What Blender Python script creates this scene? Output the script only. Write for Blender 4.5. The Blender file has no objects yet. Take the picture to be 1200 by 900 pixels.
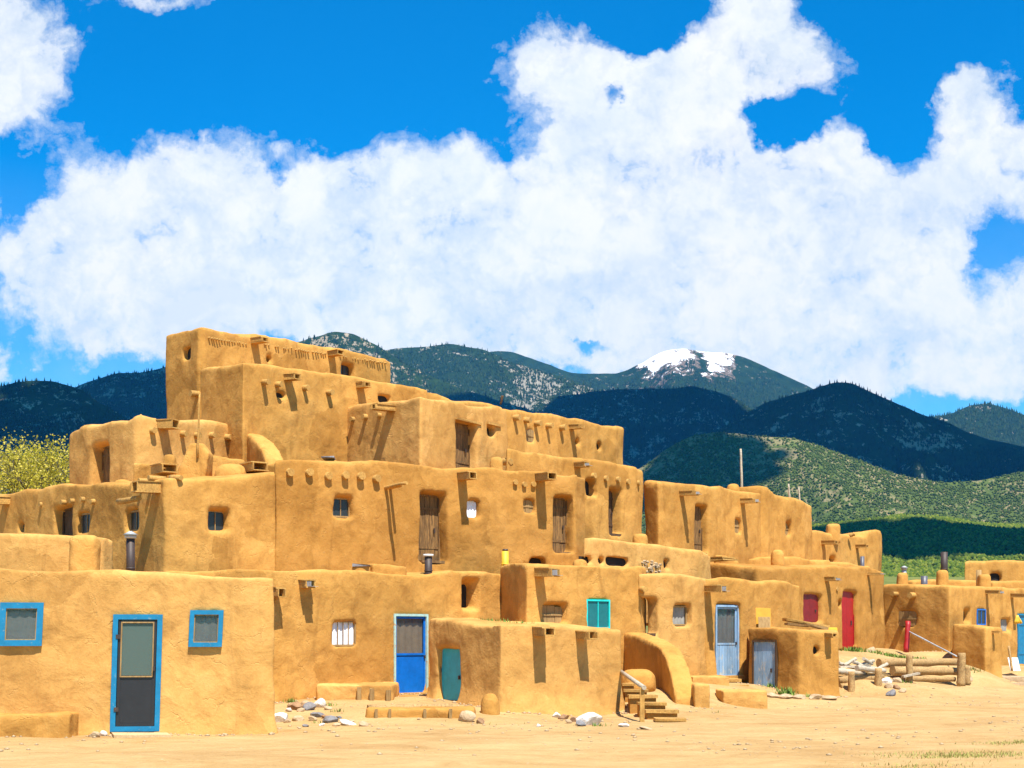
import bpy, bmesh, math, random
import numpy as np
from mathutils import Vector, Matrix
random.seed(7); np.random.seed(7)
R = math.radians
scene = bpy.context.scene
col = scene.collection
F_PX, CX, HY, EYE = 1700.0, 600.0, 745.0, 1.7

def xw(px, Y): return (px-CX)*Y/F_PX
def zw(py, Y): return EYE+(HY-py)*Y/F_PX
def W(px, py, Y): return Vector((xw(px, Y), Y, zw(py, Y)))

# ------------------------------------------------------------------ noise
def _h(ix, iy, seed):
    n = (ix*374761393 + iy*668265263 + seed*1274126177) & 0xffffffff
    n = ((n ^ (n >> 13))*1274126177) & 0xffffffff
    return ((n ^ (n >> 16)) & 0xffff)/65535.0
def vnoise(x, y, seed=0):
    x = np.asarray(x, float); y = np.asarray(y, float)
    ix = np.floor(x).astype(np.int64); iy = np.floor(y).astype(np.int64)
    fx = x-ix; fy = y-iy
    fx = fx*fx*(3-2*fx); fy = fy*fy*(3-2*fy)
    a = _h(ix, iy, seed); b = _h(ix+1, iy, seed); c = _h(ix, iy+1, seed); d = _h(ix+1, iy+1, seed)
    return (a*(1-fx)+b*fx)*(1-fy)+(c*(1-fx)+d*fx)*fy
def fbm(x, y, o=5, seed=0, ridged=False):
    s = 0; a = .5; t = 0
    for k in range(o):
        n = vnoise(x*2**k+17.3*k, y*2**k+5.1*k, seed+k)
        if ridged: n = 1-abs(2*n-1)
        s = s+a*n; t += a; a *= .5
    return s/t

# ------------------------------------------------------------------ materials
def newmat(name):
    m = bpy.data.materials.new(name); m.use_nodes = True
    nt = m.node_tree; b = nt.nodes['Principled BSDF']
    return m, nt, b
def nd(nt, t, **kw):
    n = nt.nodes.new(t)
    for k, v in kw.items():
        if k in n.inputs.keys(): n.inputs[k].default_value = v
        else: setattr(n, k, v)
    return n
def ramp(nt, fac, stops):
    r = nt.nodes.new('ShaderNodeValToRGB')
    e = r.color_ramp.elements
    while len(e) < len(stops): e.new(.5)
    for el, (p, c) in zip(e, stops):
        el.position = p
        el.color = (c, c, c, 1) if isinstance(c, (int, float)) else (*c, 1)
    nt.links.new(fac, r.inputs[0]); return r.outputs[0]
def mix(nt, fac, a, b, mode='MIX'):
    m = nt.nodes.new('ShaderNodeMix'); m.data_type = 'RGBA'; m.blend_type = mode
    for s, v in ((m.inputs[0], fac), (m.inputs[6], a), (m.inputs[7], b)):
        if isinstance(v, (int, float)): s.default_value = v
        elif isinstance(v, tuple): s.default_value = (*v, 1)
        else: nt.links.new(v, s)
    return m.outputs[2]
def math_(nt, op, a, b=0.0, c=None):
    m = nt.nodes.new('ShaderNodeMath'); m.operation = op
    for i, v in enumerate((a, b, c)):
        if v is None: continue
        if isinstance(v, (int, float)): m.inputs[i].default_value = v
        else: nt.links.new(v, m.inputs[i])
    return m.outputs[0]
def noise(nt, vec, scale, detail=4, rough=.55, dist=0):
    n = nd(nt, 'ShaderNodeTexNoise', Scale=scale, Detail=detail, Roughness=rough, Distortion=dist)
    if vec is not None: nt.links.new(vec, n.inputs['Vector'])
    return n.outputs['Fac']
def bump(nt, b, h, strength, dist, prev=None):
    n = nd(nt, 'ShaderNodeBump', Strength=strength, Distance=dist)
    nt.links.new(h, n.inputs['Height'])
    if prev is not None: nt.links.new(prev, n.inputs['Normal'])
    if b is not None: nt.links.new(n.outputs[0], b.inputs['Normal'])
    return n.outputs[0]
def scaled(nt, vec, s):
    m = nd(nt, 'ShaderNodeMapping'); m.inputs['Scale'].default_value = s
    nt.links.new(vec, m.inputs['Vector']); return m.outputs[0]

def adobe_mat(name, lo, mid, hi):
    m, nt, b = newmat(name)
    pos = nt.nodes.new('ShaderNodeNewGeometry').outputs['Position']
    n1 = noise(nt, pos, .55, 6, .62, .6)
    n2 = noise(nt, pos, 2.6, 5, .6, .4)
    n3 = noise(nt, pos, 22, 4, .7)
    c = ramp(nt, n1, [(.25, lo), (.5, mid), (.78, hi)])
    c2 = ramp(nt, n2, [(.28, tuple(x*.78 for x in lo)), (.5, mid), (.75, hi)])
    c = mix(nt, .5, c, c2)
    sp = ramp(nt, n3, [(.25, (.66, .62, .56)), (.5, (1, 1, 1)), (.85, (1.14, 1.16, 1.2))])
    c = mix(nt, .38, c, sp, 'MULTIPLY')
    pv_ = nd(nt, 'ShaderNodeTexVoronoi', Scale=.42); wq = nd(nt, 'ShaderNodeVectorMath'); wq.operation = 'ADD'
    nq = nd(nt, 'ShaderNodeTexNoise', Scale=.9, Detail=6.0, Roughness=.65); nt.links.new(pos, nq.inputs['Vector'])
    nt.links.new(pos, wq.inputs[0]); nt.links.new(nq.outputs['Color'], wq.inputs[1]); nt.links.new(scaled(nt, wq.outputs[0], (1.5, 1.5, 1.5)), pv_.inputs['Vector'])
    c = mix(nt, .8, c, ramp(nt, pv_.outputs['Color'], [(.2, (.80, .77, .72)), (.5, (1, 1, 1)), (.8, (1.08, 1.10, 1.15))]), 'MULTIPLY')
    # darker weathered streaks and blotches
    st = noise(nt, scaled(nt, pos, (1.6, 1.6, .35)), 1.2, 5, .65, .8)
    stm = ramp(nt, st, [(.56, 0.0), (.74, 1.0)])
    c = mix(nt, math_(nt, 'MULTIPLY', stm, .5), c, tuple(x*.62 for x in lo))
    # straw flecks
    fl = ramp(nt, noise(nt, scaled(nt, pos, (1, 1, 2.2)), 48, 2, .5), [(.70, 0.0), (.76, 1.0)])
    c = mix(nt, math_(nt, 'MULTIPLY', fl, .4), c, (.78, .60, .34))
    nt.links.new(c, b.inputs['Base Color'])
    b.inputs['Roughness'].default_value = .95
    b.inputs['Specular IOR Level'].default_value = .12
    cr = nd(nt, 'ShaderNodeTexVoronoi', Scale=.9); cr.feature = 'DISTANCE_TO_EDGE'
    wv = nd(nt, 'ShaderNodeVectorMath'); wv.operation = 'ADD'
    nn = nd(nt, 'ShaderNodeTexNoise', Scale=1.4, Detail=5.0, Roughness=.7); nt.links.new(pos, nn.inputs['Vector'])
    nt.links.new(pos, wv.inputs[0]); nt.links.new(nn.outputs['Color'], wv.inputs[1])
    nt.links.new(wv.outputs[0], cr.inputs['Vector'])
    crk = ramp(nt, cr.outputs['Distance'], [(0, 0.0), (.022, 1.0)])
    gate = ramp(nt, n2, [(.5, 1.0), (.6, 0.0)])
    crk = math_(nt, 'MAXIMUM', crk, gate)
    p = bump(nt, None, n2, .35, .10)
    p = bump(nt, None, crk, .5, .016, p)
    p = bump(nt, None, noise(nt, pos, 9, 6, .7), .28, .02, p)
    bump(nt, b, n3, .4, .010, p)
    return m
ADOBE = adobe_mat('adobe_plaster', (.375, .172, .038), (.515, .260, .060), (.61, .332, .092))
ADOBE2 = adobe_mat('adobe_plaster_pale', (.43, .21, .055), (.565, .30, .082), (.65, .37, .12))
ADOBE3 = adobe_mat('adobe_plaster_rough', (.31, .142, .030), (.44, .212, .046), (.55, .285, .076))

def wood_mat(name, dark, light, axis=(1, 1, .12), rough=.85, worn=None):
    m, nt, b = newmat(name)
    pos = nt.nodes.new('ShaderNodeNewGeometry').outputs['Position']
    g = noise(nt, scaled(nt, pos, axis), 26, 5, .7, .3)
    c = ramp(nt, g, [(.3, dark), (.7, light)])
    c = mix(nt, .5, c, ramp(nt, noise(nt, pos, 2.5, 3), [(.35, (.6, .6, .6)), (.65, (1, 1, 1))]), 'MULTIPLY')
    ri = nt.nodes.new('ShaderNodeNewGeometry').outputs['Random Per Island']
    c = mix(nt, .7, c, ramp(nt, ri, [(0, (.7, .68, .66)), (1, (1.1, 1.1, 1.1))]), 'MULTIPLY')
    if worn:
        w = ramp(nt, noise(nt, scaled(nt, pos, (1, 1, .5)), 7, 6, .75), [(.54, 0.0), (.62, 1.0)])
        c = mix(nt, w, c, worn)
    nt.links.new(c, b.inputs['Base Color']); b.inputs['Roughness'].default_value = rough
    bump(nt, b, g, .5, .01)
    return m
WOOD = wood_mat('golden_weathered_wood', (.34, .16, .03), (.66, .38, .09), (1, 1, 1))
DOORWOOD = wood_mat('brown_plank_wood', (.05, .022, .006), (.36, .19, .055))
DARKWOOD = wood_mat('dark_plank_wood', (.03, .016, .006), (.16, .08, .03))
BOARD = wood_mat('tan_board_wood', (.24, .14, .045), (.46, .29, .11))
LOG = wood_mat('grey_gold_log_wood', (.22, .12, .04), (.62, .39, .15), (1, 1, 1))
GREYLOG = wood_mat('bleached_log_wood', (.30, .24, .17), (.68, .58, .42), (1, 1, 1))
BLUEWOOD = wood_mat('faded_blue_plank_paint', (.17, .30, .46), (.30, .47, .66), worn=(.42, .44, .42))
def paint(name, c, rough=.5, worn=None, amt=.62):
    m, nt, b = newmat(name)
    pos = nt.nodes.new('ShaderNodeNewGeometry').outputs['Position']
    n = noise(nt, pos, 6, 6, .7)
    cc = ramp(nt, n, [(.3, tuple(x*.78 for x in c)), (.7, tuple(min(1, x*1.12) for x in c))])
    if worn:
        w = ramp(nt, noise(nt, pos, 13, 6, .8), [(amt, 0.0), (amt+.05, 1.0)])
        cc = mix(nt, w, cc, worn)
    nt.links.new(cc, b.inputs['Base Color']); b.inputs['Roughness'].default_value = rough
    bump(nt, b, noise(nt, pos, 60, 3), .15, .004)
    return m
BLUE = paint('turquoise_blue_paint', (.0, .185, .36), .55, (.14, .26, .32), .60)
COBALT = paint('cobalt_blue_paint', (.0, .14, .56), .45, (.02, .2, .6), .66)
TEAL = paint('teal_paint', (.01, .42, .58), .55)
AQUA = paint('bright_aqua_paint', (.01, .60, .55), .5)
PALEFRAME = paint('peeling_pale_green_paint', (.40, .58, .50), .7, (.45, .30, .14), .55)
BLACKP = paint('black_screen_paint', (.018, .018, .02), .45, (.03, .03, .03))
RED = paint('red_paint', (.36, .008, .007), .5)
DARKRED = paint('deep_red_paint', (.20, .006, .007), .55)
TIN = paint('dull_tin', (.42, .44, .44), .4, (.25, .2, .15), .6)
PIPE = paint('rusty_stovepipe', (.045, .028, .022), .6, (.16, .07, .03), .6)
GREYPIPE = paint('grey_stovepipe', (.09, .09, .11), .45)
WHITEP = paint('off_white_paint', (.75, .74, .70), .7)
YELLOW = paint('yellow_paint', (.75, .42, .02), .6, (.5, .3, .1), .6)
ORANGEP = paint('orange_ochre_board', (.70, .32, .02), .6)
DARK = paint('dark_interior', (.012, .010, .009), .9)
CURTAIN = paint('grey_curtain_cloth', (.30, .29, .26), .95)
WHITECURTAIN = paint('white_curtain_cloth', (.80, .82, .86), .95)
BROWNCURTAIN = paint('brown_curtain_cloth', (.50, .38, .24), .95)
TEALGLASS = paint('teal_tinted_pane', (.015, .14, .15), .12)
def glass_mat(name, c, alpha, rough=.06):
    m, nt, b = newmat(name)
    b.inputs['Base Color'].default_value = (*c, 1); b.inputs['Roughness'].default_value = rough
    b.inputs['Alpha'].default_value = alpha; b.inputs['IOR'].default_value = 1.5
    pos = nt.nodes.new('ShaderNodeNewGeometry').outputs['Position']
    bump(nt, b, noise(nt, pos, 3, 2), .05, .02)
    return m
GLASS = glass_mat('window_glass', (.05, .07, .08), .28)
DUSTY = glass_mat('dusty_screen_glass', (.10, .14, .12), .72, .2)
DGLASS = glass_mat('dark_window_glass', (.03, .034, .034), .85, .35)

def stone_mat(name, c1, c2):
    m, nt, b = newmat(name)
    g = nt.nodes.new('ShaderNodeNewGeometry').outputs['Position']
    n = noise(nt, g, 7, 7, .7)
    c = ramp(nt, n, [(.3, c1), (.7, c2)])
    nt.links.new(c, b.inputs['Base Color']); b.inputs['Roughness'].default_value = .9
    bump(nt, b, n, .7, .05); return m
STONE = {'tan': stone_mat('tan_stone', (.30, .19, .09), (.58, .42, .25)),
         'grey': stone_mat('grey_stone', (.10, .095, .10), (.28, .26, .25)),
         'white': stone_mat('pale_stone', (.50, .42, .33), (.80, .74, .66)),
         'rust': stone_mat('rust_brown_stone', (.20, .10, .05), (.42, .25, .12))}

def simple(name, c, rough=.8):
    m, nt, b = newmat(name); b.inputs['Base Color'].default_value = (*c, 1); b.inputs['Roughness'].default_value = rough
    return m

# ------------------------------------------------------------------ mesh helpers
def tag(o, label=None, cat=None, group=None, kind=None):
    if label: o['label'] = label
    if cat: o['category'] = cat
    if group: o['group'] = group
    if kind: o['kind'] = kind
    return o
def empty(name, loc, label, cat, group=None):
    o = bpy.data.objects.new(name, None); col.objects.link(o); o.location = loc
    o.empty_display_size = .3
    return tag(o, label, cat, group)

class Fr:      # local frame: a along the wall, b outwards, c upwards
    def __init__(s, o, t, n, up=Vector((0, 0, 1))):
        s.o, s.t, s.n, s.up = Vector(o), Vector(t), Vector(n), up
    def __call__(s, a, b, c): return s.o+s.t*a+s.n*b+s.up*c
IDF = Fr((0, 0, 0), (1, 0, 0), (0, -1, 0))

class MB:
    def __init__(s): s.v = []; s.f = []; s.sm = []
    def box(s, fr, a0, a1, b0, b1, c0, c1, j=0):
        k = len(s.v)
        for c in (c0, c1):
            for a, b in ((a0, b0), (a1, b0), (a1, b1), (a0, b1)):
                p = fr(a, b, c)
                if j: p = p+Vector((random.uniform(-j, j), random.uniform(-j, j), random.uniform(-j, j)))
                s.v.append(p)
        for f in ((0, 1, 2, 3), (7, 6, 5, 4), (0, 4, 5, 1), (1, 5, 6, 2), (2, 6, 7, 3), (3, 7, 4, 0)):
            s.f.append([k+i for i in f]); s.sm.append(False)
        return s
    def tube(s, p0, p1, r0, r1=None, n=10, caps=True, wob=0, seg=1):
        r1 = r0 if r1 is None else r1
        p0, p1 = Vector(p0), Vector(p1); d = (p1-p0).normalized()
        u = d.orthogonal().normalized(); w = d.cross(u)
        k = len(s.v)
        for i in range(seg+1):
            q = p0.lerp(p1, i/seg); r = r0+(r1-r0)*i/seg
            if wob and 0 < i < seg: q = q+Vector((random.uniform(-wob, wob) for _ in range(3)))
            for j in range(n):
                a = 2*math.pi*j/n
                rr = r*(1+(random.uniform(-.12, .12) if wob else 0))
                s.v.append(q+(u*math.cos(a)+w*math.sin(a))*rr)
        for i in range(seg):
            for j in range(n):
                a, b = k+i*n+j, k+i*n+(j+1) % n
                s.f.append([a, b, b+n, a+n]); s.sm.append(True)
        if caps:
            s.f.append([k+j for j in range(n)][::-1]); s.sm.append(False)
            s.f.append([k+seg*n+j for j in range(n)]); s.sm.append(False)
        return s
    def build(s, name, mat, parent=None, label=None):
        c = sum(s.v, Vector())/len(s.v)
        me = bpy.data.meshes.new(name)
        me.from_pydata([tuple(p-c) for p in s.v], [], s.f)
        me.polygons.foreach_set('use_smooth', s.sm)
        bm = bmesh.new(); bm.from_mesh(me); bmesh.ops.recalc_face_normals(bm, faces=bm.faces); bm.to_mesh(me); bm.free()
        me.materials.append(mat)
        o = bpy.data.objects.new(name, me); col.objects.link(o)
        if parent is not None:
            o.parent = parent
            pl = Vector((0, 0, 0)); q = parent
            while q is not None: pl += Vector(q.location); q = q.parent
            o.location = c-pl
        else: o.location = c
        if label: o['label'] = label
        return o

TEX = []
for i, (sz, dp) in enumerate(((1.7, 2), (.45, 3), (.14, 2))):
    t = bpy.data.textures.new('lump%d' % i, 'CLOUDS'); t.noise_scale = sz; t.noise_depth = dp; TEX.append(t)

def adobe(bm, cutters, vox, sm_it, amp=(.15, .030, .012), pos=(0, 0, 0), flare=None):
    """closed rough shape(s) -> rounded, lumpy hand-plastered mesh"""
    me = bpy.data.meshes.new('tmp'); bm.to_mesh(me); bm.free()
    o = bpy.data.objects.new('tmp', me); col.objects.link(o); o.location = (0, 0, 0)
    extra = []
    if cutters is not None and len(cutters.v):
        cm = bpy.data.meshes.new('tmpc'); cm.from_pydata([tuple(p) for p in cutters.v], [], cutters.f)
        b2 = bmesh.new(); b2.from_mesh(cm); bmesh.ops.recalc_face_normals(b2, faces=b2.faces); b2.to_mesh(cm); b2.free()
        co = bpy.data.objects.new('tmpc', cm); col.objects.link(co); extra.append(co)
        m = o.modifiers.new('b', 'BOOLEAN'); m.operation = 'DIFFERENCE'; m.object = co; m.solver = 'EXACT'; m.use_self = True
    m = o.modifiers.new('r', 'REMESH'); m.mode = 'VOXEL'; m.voxel_size = vox; m.use_smooth_shade = True
    m = o.modifiers.new('s', 'SMOOTH'); m.factor = .5; m.iterations = sm_it
    for t, a in zip(TEX, amp):
        if a > 0:
            m = o.modifiers.new('d', 'DISPLACE'); m.texture = t; m.strength = a; m.mid_level = .5; m.texture_coords = 'LOCAL'
    dg = bpy.context.evaluated_depsgraph_get(); dg.update()
    ev = o.evaluated_get(dg)
    res = bpy.data.meshes.new_from_object(ev)
    for e in extra+[o]: 
        d = e.data; bpy.data.objects.remove(e); bpy.data.meshes.remove(d)
    n = len(res.vertices); co = np.empty(n*3, 'f'); res.vertices.foreach_get('co', co); co = co.reshape(-1, 3)
    if flare is not None:
        gz, hgt, amt = flare
        no = np.empty(n*3, 'f'); res.vertices.foreach_get('normal', no); no = no.reshape(-1, 3).copy()
        no[:, 2] = 0; k = np.clip(1-(co[:, 2]-gz)/hgt, 0, 1)**2*amt
        co = co+no*k[:, None]
    co = co-np.array(pos, 'f')
    res.vertices.foreach_set('co', co.ravel()); 
    res.polygons.foreach_set('use_smooth', [True]*len(res.polygons)); res.update()
    return res

def mesh_obj(name, me, mat, parent=None, loc=None):
    me.name = name; me.materials.clear(); me.materials.append(mat)
    o = bpy.data.objects.new(name, me); col.objects.link(o)
    if parent is not None: o.parent = parent
    if loc is not None: o.location = loc
    return o

# ------------------------------------------------------------------ adobe room blocks
class Block: pass
def block(label, pts, z0, depth=5, ops=(), vox=None, mat=None, amp=(.15, .030, .012), flare=None, ends=None, wave=.07,
          name='adobe_house', cat='adobe house', group='adobe houses of the pueblo', smooth=None, lumps=(), buttress=()):
    B = Block(); B.pts = pts
    mY = sum(p[1] for p in pts)/len(pts)
    vox = vox or max(.045, mY*.00155)
    P = [Vector((xw(p[0], p[1]), p[1])) for p in pts]; Z = [zw(p[2], p[1]) for p in pts]
    B.P, B.Z = P, Z
    ops = [((o_[0],)+tuple(o_[1:5])+(o_[5]*1.45,)+tuple(o_[6:])) if o_[0] == 'plank' and o_[5] > .2 else o_ for o_ in ops]
    # dense visible outline
    out = []
    rr = random.Random(int(sum(p[0] for p in pts)))
    for i in range(len(P)-1):
        L = (P[i+1]-P[i]).length; n = max(1, int(L/.7))
        for k in range(n):
            t = k/n; w = 0 if k == 0 else rr.uniform(-wave, wave)
            q = P[i].lerp(P[i+1], t)
            if k: 
                d = (P[i+1]-P[i]).normalized(); q = q+Vector((d.y, -d.x))*rr.uniform(-.03, .03)
            out.append((q.x, q.y, Z[i]*(1-t)+Z[i+1]*t+w))
    out.append((P[-1].x, P[-1].y, Z[-1]))
    dl = Vector((.05, 1)) if pts[0][0] < CX else Vector((.45, 1))
    dr = Vector((-.42, 1)) if pts[-1][0] < CX else Vector((-.02, 1))
    if ends: dl, dr = Vector(ends[0]), Vector(ends[1])
    out.append((P[-1].x+dr.x*depth, P[-1].y+dr.y*depth, Z[-1]+.05))
    out.append((P[0].x+dl.x*depth, P[0].y+dl.y*depth, Z[0]+.05))
    bm = bmesh.new()
    lo = [bm.verts.new((x, y, z0)) for x, y, z in out]; hi = [bm.verts.new((x, y, z)) for x, y, z in out]
    N = len(out)
    for i in range(N): bm.faces.new((lo[i], lo[(i+1) % N], hi[(i+1) % N], hi[i]))
    bm.faces.new(lo[::-1]); bm.faces.new(hi)
    bmesh.ops.triangulate(bm, faces=bm.faces[:]); bmesh.ops.recalc_face_normals(bm, faces=bm.faces)
    cx = sum(p.x for p in P)/len(P); cy = sum(p.y for p in P)/len(P)
    root = empty(name, (cx, cy, z0), label, cat, group)
    B.root = root; B.loc = Vector((cx, cy, z0))
    cut = MB(); B.cuts = []
    for op in ops:
        fr, w, h = B_frame(B, *op[1:5]); d = op[5]; fl = op[6]
        if op[0] == 'flush':
            bw_ = op[7]['bw']; fr0, w0, h0 = fr, w, h
            fr = Fr(fr(0, 0, bw_*.6), fr.t, fr.n); w -= bw_*1.2; h -= bw_*1.2; d = .16; fl = 0
        if op[0] in ('glazed', 'painted', 'plank'): fr = Fr(fr(0, 0, -.03), fr.t, fr.n); w += .06; h += .05
        elif op[0] in ('cloth', 'board', 'window', 'hole'): fr = Fr(fr(0, 0, -.025), fr.t, fr.n); w += .05; h += .05
        deep = d+(.2 if op[0] != 'flush' else 0)
        k = len(cut.v)
        for (b, ex) in ((-deep, 0.0), (-d*.45, fl*.45), (.22, fl*1.7)):
            for a, c in ((-w/2-ex, -ex*.35), (w/2+ex, -ex*.35), (w/2+ex*.8, h+ex*1.1), (-w/2-ex*.8, h+ex*1.1)):
                cut.v.append(fr(a, b, c))
        cut.f.append([k, k+1, k+2, k+3]); cut.f.append([k+11, k+10, k+9, k+8])
        for r_ in (0, 4):
            for j in range(4): cut.f.append([k+r_+j, k+r_+(j+1) % 4, k+r_+4+(j+1) % 4, k+r_+4+j])
        if op[0] == 'flush': fr, w, h = fr0, w0, h0
        B.cuts.append((op, fr, w, h))
    me = adobe(bm, cut, vox, smooth or rr.choice((4, 6, 8)), amp, tuple(B.loc), flare)
    mesh_obj('wall', me, mat or rr.choice((ADOBE, ADOBE, ADOBE2, ADOBE3)), root)
    for op, fr, w, h in B.cuts:
        fill_opening(B, op, fr, w, h)
    return B

def B_frame(B, x0, y0, x1, y1):
    pc = (x0+x1)/2
    for i in range(len(B.P)-1):
        if B.pts[i][0] <= pc <= B.pts[i+1][0] or i == len(B.P)-2: break
    p, q = B.P[i], B.P[i+1]; t = (q-p).normalized()
    def hit(px):
        k = (px-CX)/F_PX      # x = k*y
        s = (k*p.y-p.x)/(t.x-k*t.y); return p+t*s
    A, C = hit(x0), hit(x1); M = hit(pc); w = (C-A).length
    zb, zt = zw(y1, M.y), zw(y0, M.y)
    mid = (A+C)/2
    fr = Fr((mid.x, mid.y, zb), (t.x, t.y, 0), (t.y, -t.x, 0))
    return fr, w, zt-zb

def ring(fr, w, h, bw, b0, b1, mb=None, out=0, bottom=True):
    mb = mb or MB()
    mb.box(fr, -w/2, -w/2+bw, b0, b1, 0, h); mb.box(fr, w/2-bw, w/2, b0, b1, 0, h)
    mb.box(fr, -w/2+bw, w/2-bw, b0, b1+.003, h-bw, h)
    if bottom: mb.box(fr, -w/2+bw, w/2-bw, b0, b1+.003, 0, bw)
    return mb
def planks(fr, w, h, b0, b1, n, c0=0, gap=.008, jit=.006):
    mb = MB(); pw = w/n
    for i in range(n):
        a = -w/2+pw*i
        mb.box(fr, a+gap/2, a+pw-gap/2, b0, b1+random.uniform(-jit, jit), c0+random.uniform(0, .03), h-random.uniform(0, .03))
    return mb
def cloth(fr, w, h, b, c0=0, folds=5, amp=.02):
    mb = MB(); n = folds*6; k = 0
    for i in range(n+1):
        a = -w/2+w*i/n; bb = b+amp*math.sin(i/n*folds*2*math.pi+random.uniform(-.3, .3))
        mb.v += [fr(a, bb, c0), fr(a, bb, h)]
    for i in range(n):
        mb.f.append([2*i, 2*i+2, 2*i+3, 2*i+1]); mb.sm.append(True)
    return mb

def fill_opening(B, op, fr, w, h):
    st, d = op[0], op[5]; root = B.root; o = op[7] if len(op) > 7 else {}
    W2, H2 = w+.12, h+.07
    b = -d+.05
    fr2 = Fr(fr(0, 0, -.02), fr.t, fr.n)
    if st == 'plank':
        mt = o.get('mat', DOORWOOD)
        dr = planks(fr2, W2, H2, b, b+.045, o.get('n', 5)).build('door', mt, root)
        for c in (.2, .78): MB().box(fr2, -W2/2+.05, W2/2-.05, b+.046, b+.062, H2*c, H2*c+.06).build('cross_brace', mt, dr)
        ring(fr2, W2+.02, H2+.02, .06, b-.01, b+.09, bottom=False).build('door_frame', mt, root)
        MB().box(fr2, w*.28, w*.34, b+.07, b+.10, h*.45, h*.53).build('handle', PIPE, dr)
        MB().box(fr, -w/2-.03, w/2+.03, b, -.04, -.05, .02, .01).build('sill', mt, root)
    elif st == 'window':
        f = ring(fr2, W2, H2, .045, b, b+.05).build('window', o.get('mat', BOARD), root)
        MB().box(fr2, -w/2, w/2, b+.012, b+.022, .03, H2-.03).build('pane', o.get('glass', DGLASS), f)
        MB().box(fr2, -.012, .012, b+.023, b+.04, .04, H2-.05).build('glazing_bar', o.get('mat', BOARD), f)
        MB().box(fr2, -W2/2, W2/2, b-.06, b-.03, 0, H2).build('unlit_backing', o.get('back', DARK), f)  # near-black sheet stands for the unlit room behind the glass
    elif st == 'cloth':
        f = ring(fr2, W2, H2, .04, b, b+.05).build('window', o.get('mat', BOARD), root)
        cloth(fr2, W2, H2, b-.01, 0, o.get('folds', 5), .012).build('curtain', o.get('cloth', WHITECURTAIN), f)
        if o.get('bars'):
            mb = MB()
            for i in range(1, 4): mb.box(fr2, -w/2+w*i/4-.008, -w/2+w*i/4+.008, b+.02, b+.035, .03, H2-.03)
            mb.build('glazing_bar', BOARD, f)
    elif st == 'board':
        f = planks(fr2, W2, H2, b, b+.03, o.get('n', 3)).build('window', o.get('mat', BOARD), root)
        MB().box(fr2, -W2/2+.02, W2/2-.02, b+.035, b+.05, H2*.45, H2*.55).build('crossbar', o.get('mat', BOARD), f)
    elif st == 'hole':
        MB().box(fr2, -W2/2, W2/2, b-.02, b, 0, H2).build('hole_shade', DARK, root)  # near-black sheet paints the shade deep inside the hole
    elif st == 'painted':
        mt = o.get('mat', RED)
        dr = planks(fr2, W2, H2, b, b+.04, o.get('n', 3), jit=.002, gap=.006).build('door' if h > 1.1 else 'window', mt, root)
        MB().box(fr2, w*.3, w*.36, b+.04, b+.07, h*.42, h*.5).build('handle', PIPE, dr)
        ring(fr2, W2+.02, H2+.02, .05, b-.01, b+.07, bottom=o.get('bottom', False)).build('door_frame' if h > 1.1 else 'window_frame', o.get('frame', mt), root)
        if o.get('sill'): MB().box(fr, -w/2-.08, w/2+.08, b, .06, -.06, .03, .006).build('sill', mt, root)
    elif st == 'flush':      # frame standing proud of the wall (windows of the near house)
        bw = o['bw']; mt = o['mat']; k0, k1 = -.12, .045
        fr = Fr(fr.o, fr.t, fr.n, (fr.up+fr.t*(.028 if o.get('door') else .05)).normalized())
        tilt = o.get('tilt', 0)
        if o.get('door'):
            ring(fr, w, h, bw, k0, k1).build('door_frame', mt, root)
            w2, h2 = w-2*bw, h-2*bw
            f2 = Fr(fr(0, 0, bw), fr.t, fr.n, fr.up)
            g = .46
            dm = ring(f2, w2-.02, h2-.02, .05, k0+.02, k1-.02)
            dm.box(f2, -w2/2+.06, w2/2-.06, k0+.03, k1-.035, .05, h2*g)
            dr = dm.build('door', o.get('dmat', BLACKP), root)
            MB().box(f2, -w2/2+.06, w2/2-.06, k1-.045, k1-.038, h2*g+.03, h2-.06).build('pane', DUSTY, dr)
            fi = ring(Fr(f2(0, 0, h2*g), f2.t, f2.n, f2.up), w2-.10, h2*(1-g)-.04, .022, k1-.05, k1-.012).build('screen_frame', BOARD, dr)
            MB().box(f2, -w2/2+.05, w2/2-.05, -.06, -.04, h2*g, h2).build('dark_room', CURTAIN, dr)
            for c in (.14, .82): MB().box(f2, -w2/2-.03, -w2/2+.05, k1-.02, k1+.012, h2*c, h2*c+.07).build('hinge', PIPE, dr)
            MB().box(f2, w2/2-.05, w2/2-.02, k1-.02, k1+.05, h2*.52, h2*.56).build('handle', PIPE, dr)
        else:
            f = ring(fr, w, h, bw, k0, k1).build('window', mt, root)
            MB().box(fr, -w/2+bw, w/2-bw, k1-.04, k1-.03, bw, h-bw).build('pane', GLASS, f)
            ring(Fr(fr(0, 0, bw), fr.t, fr.n, fr.up), w-2*bw, h-2*bw, .016, k1-.05, k1-.026).build('sash', BOARD, f)
            cloth(fr, w-2*bw, h-bw, -.03, bw, 3, .008).build('curtain', o.get('cloth', CURTAIN), f)
    elif st == 'glazed':     # recessed door, glazed above and panelled below
        mt = o['mat']; fm = o.get('frame', mt); g = o.get('g', .5)
        ring(fr2, W2, H2, .055, b-.01, b+.10, bottom=False).build('door_frame', fm, root)
        w2, h2 = W2-.11, H2-.06
        dm = ring(fr2, w2, h2, .05, b+.01, b+.05)
        if o.get('planked'):
            n = 7
            for i in range(n):
                a = -w2/2+.05+(w2-.1)*i/n; dm.box(fr2, a+.004, a+(w2-.1)/n-.004, b+.012, b+.04, .05, h2*g)
        else: dm.box(fr2, -w2/2+.05, w2/2-.05, b+.012, b+.035, .05, h2*g)
        dm.box(fr2, -w2/2+.05, w2/2-.05, b+.01, b+.052, h2*g, h2*g+.05)
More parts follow.
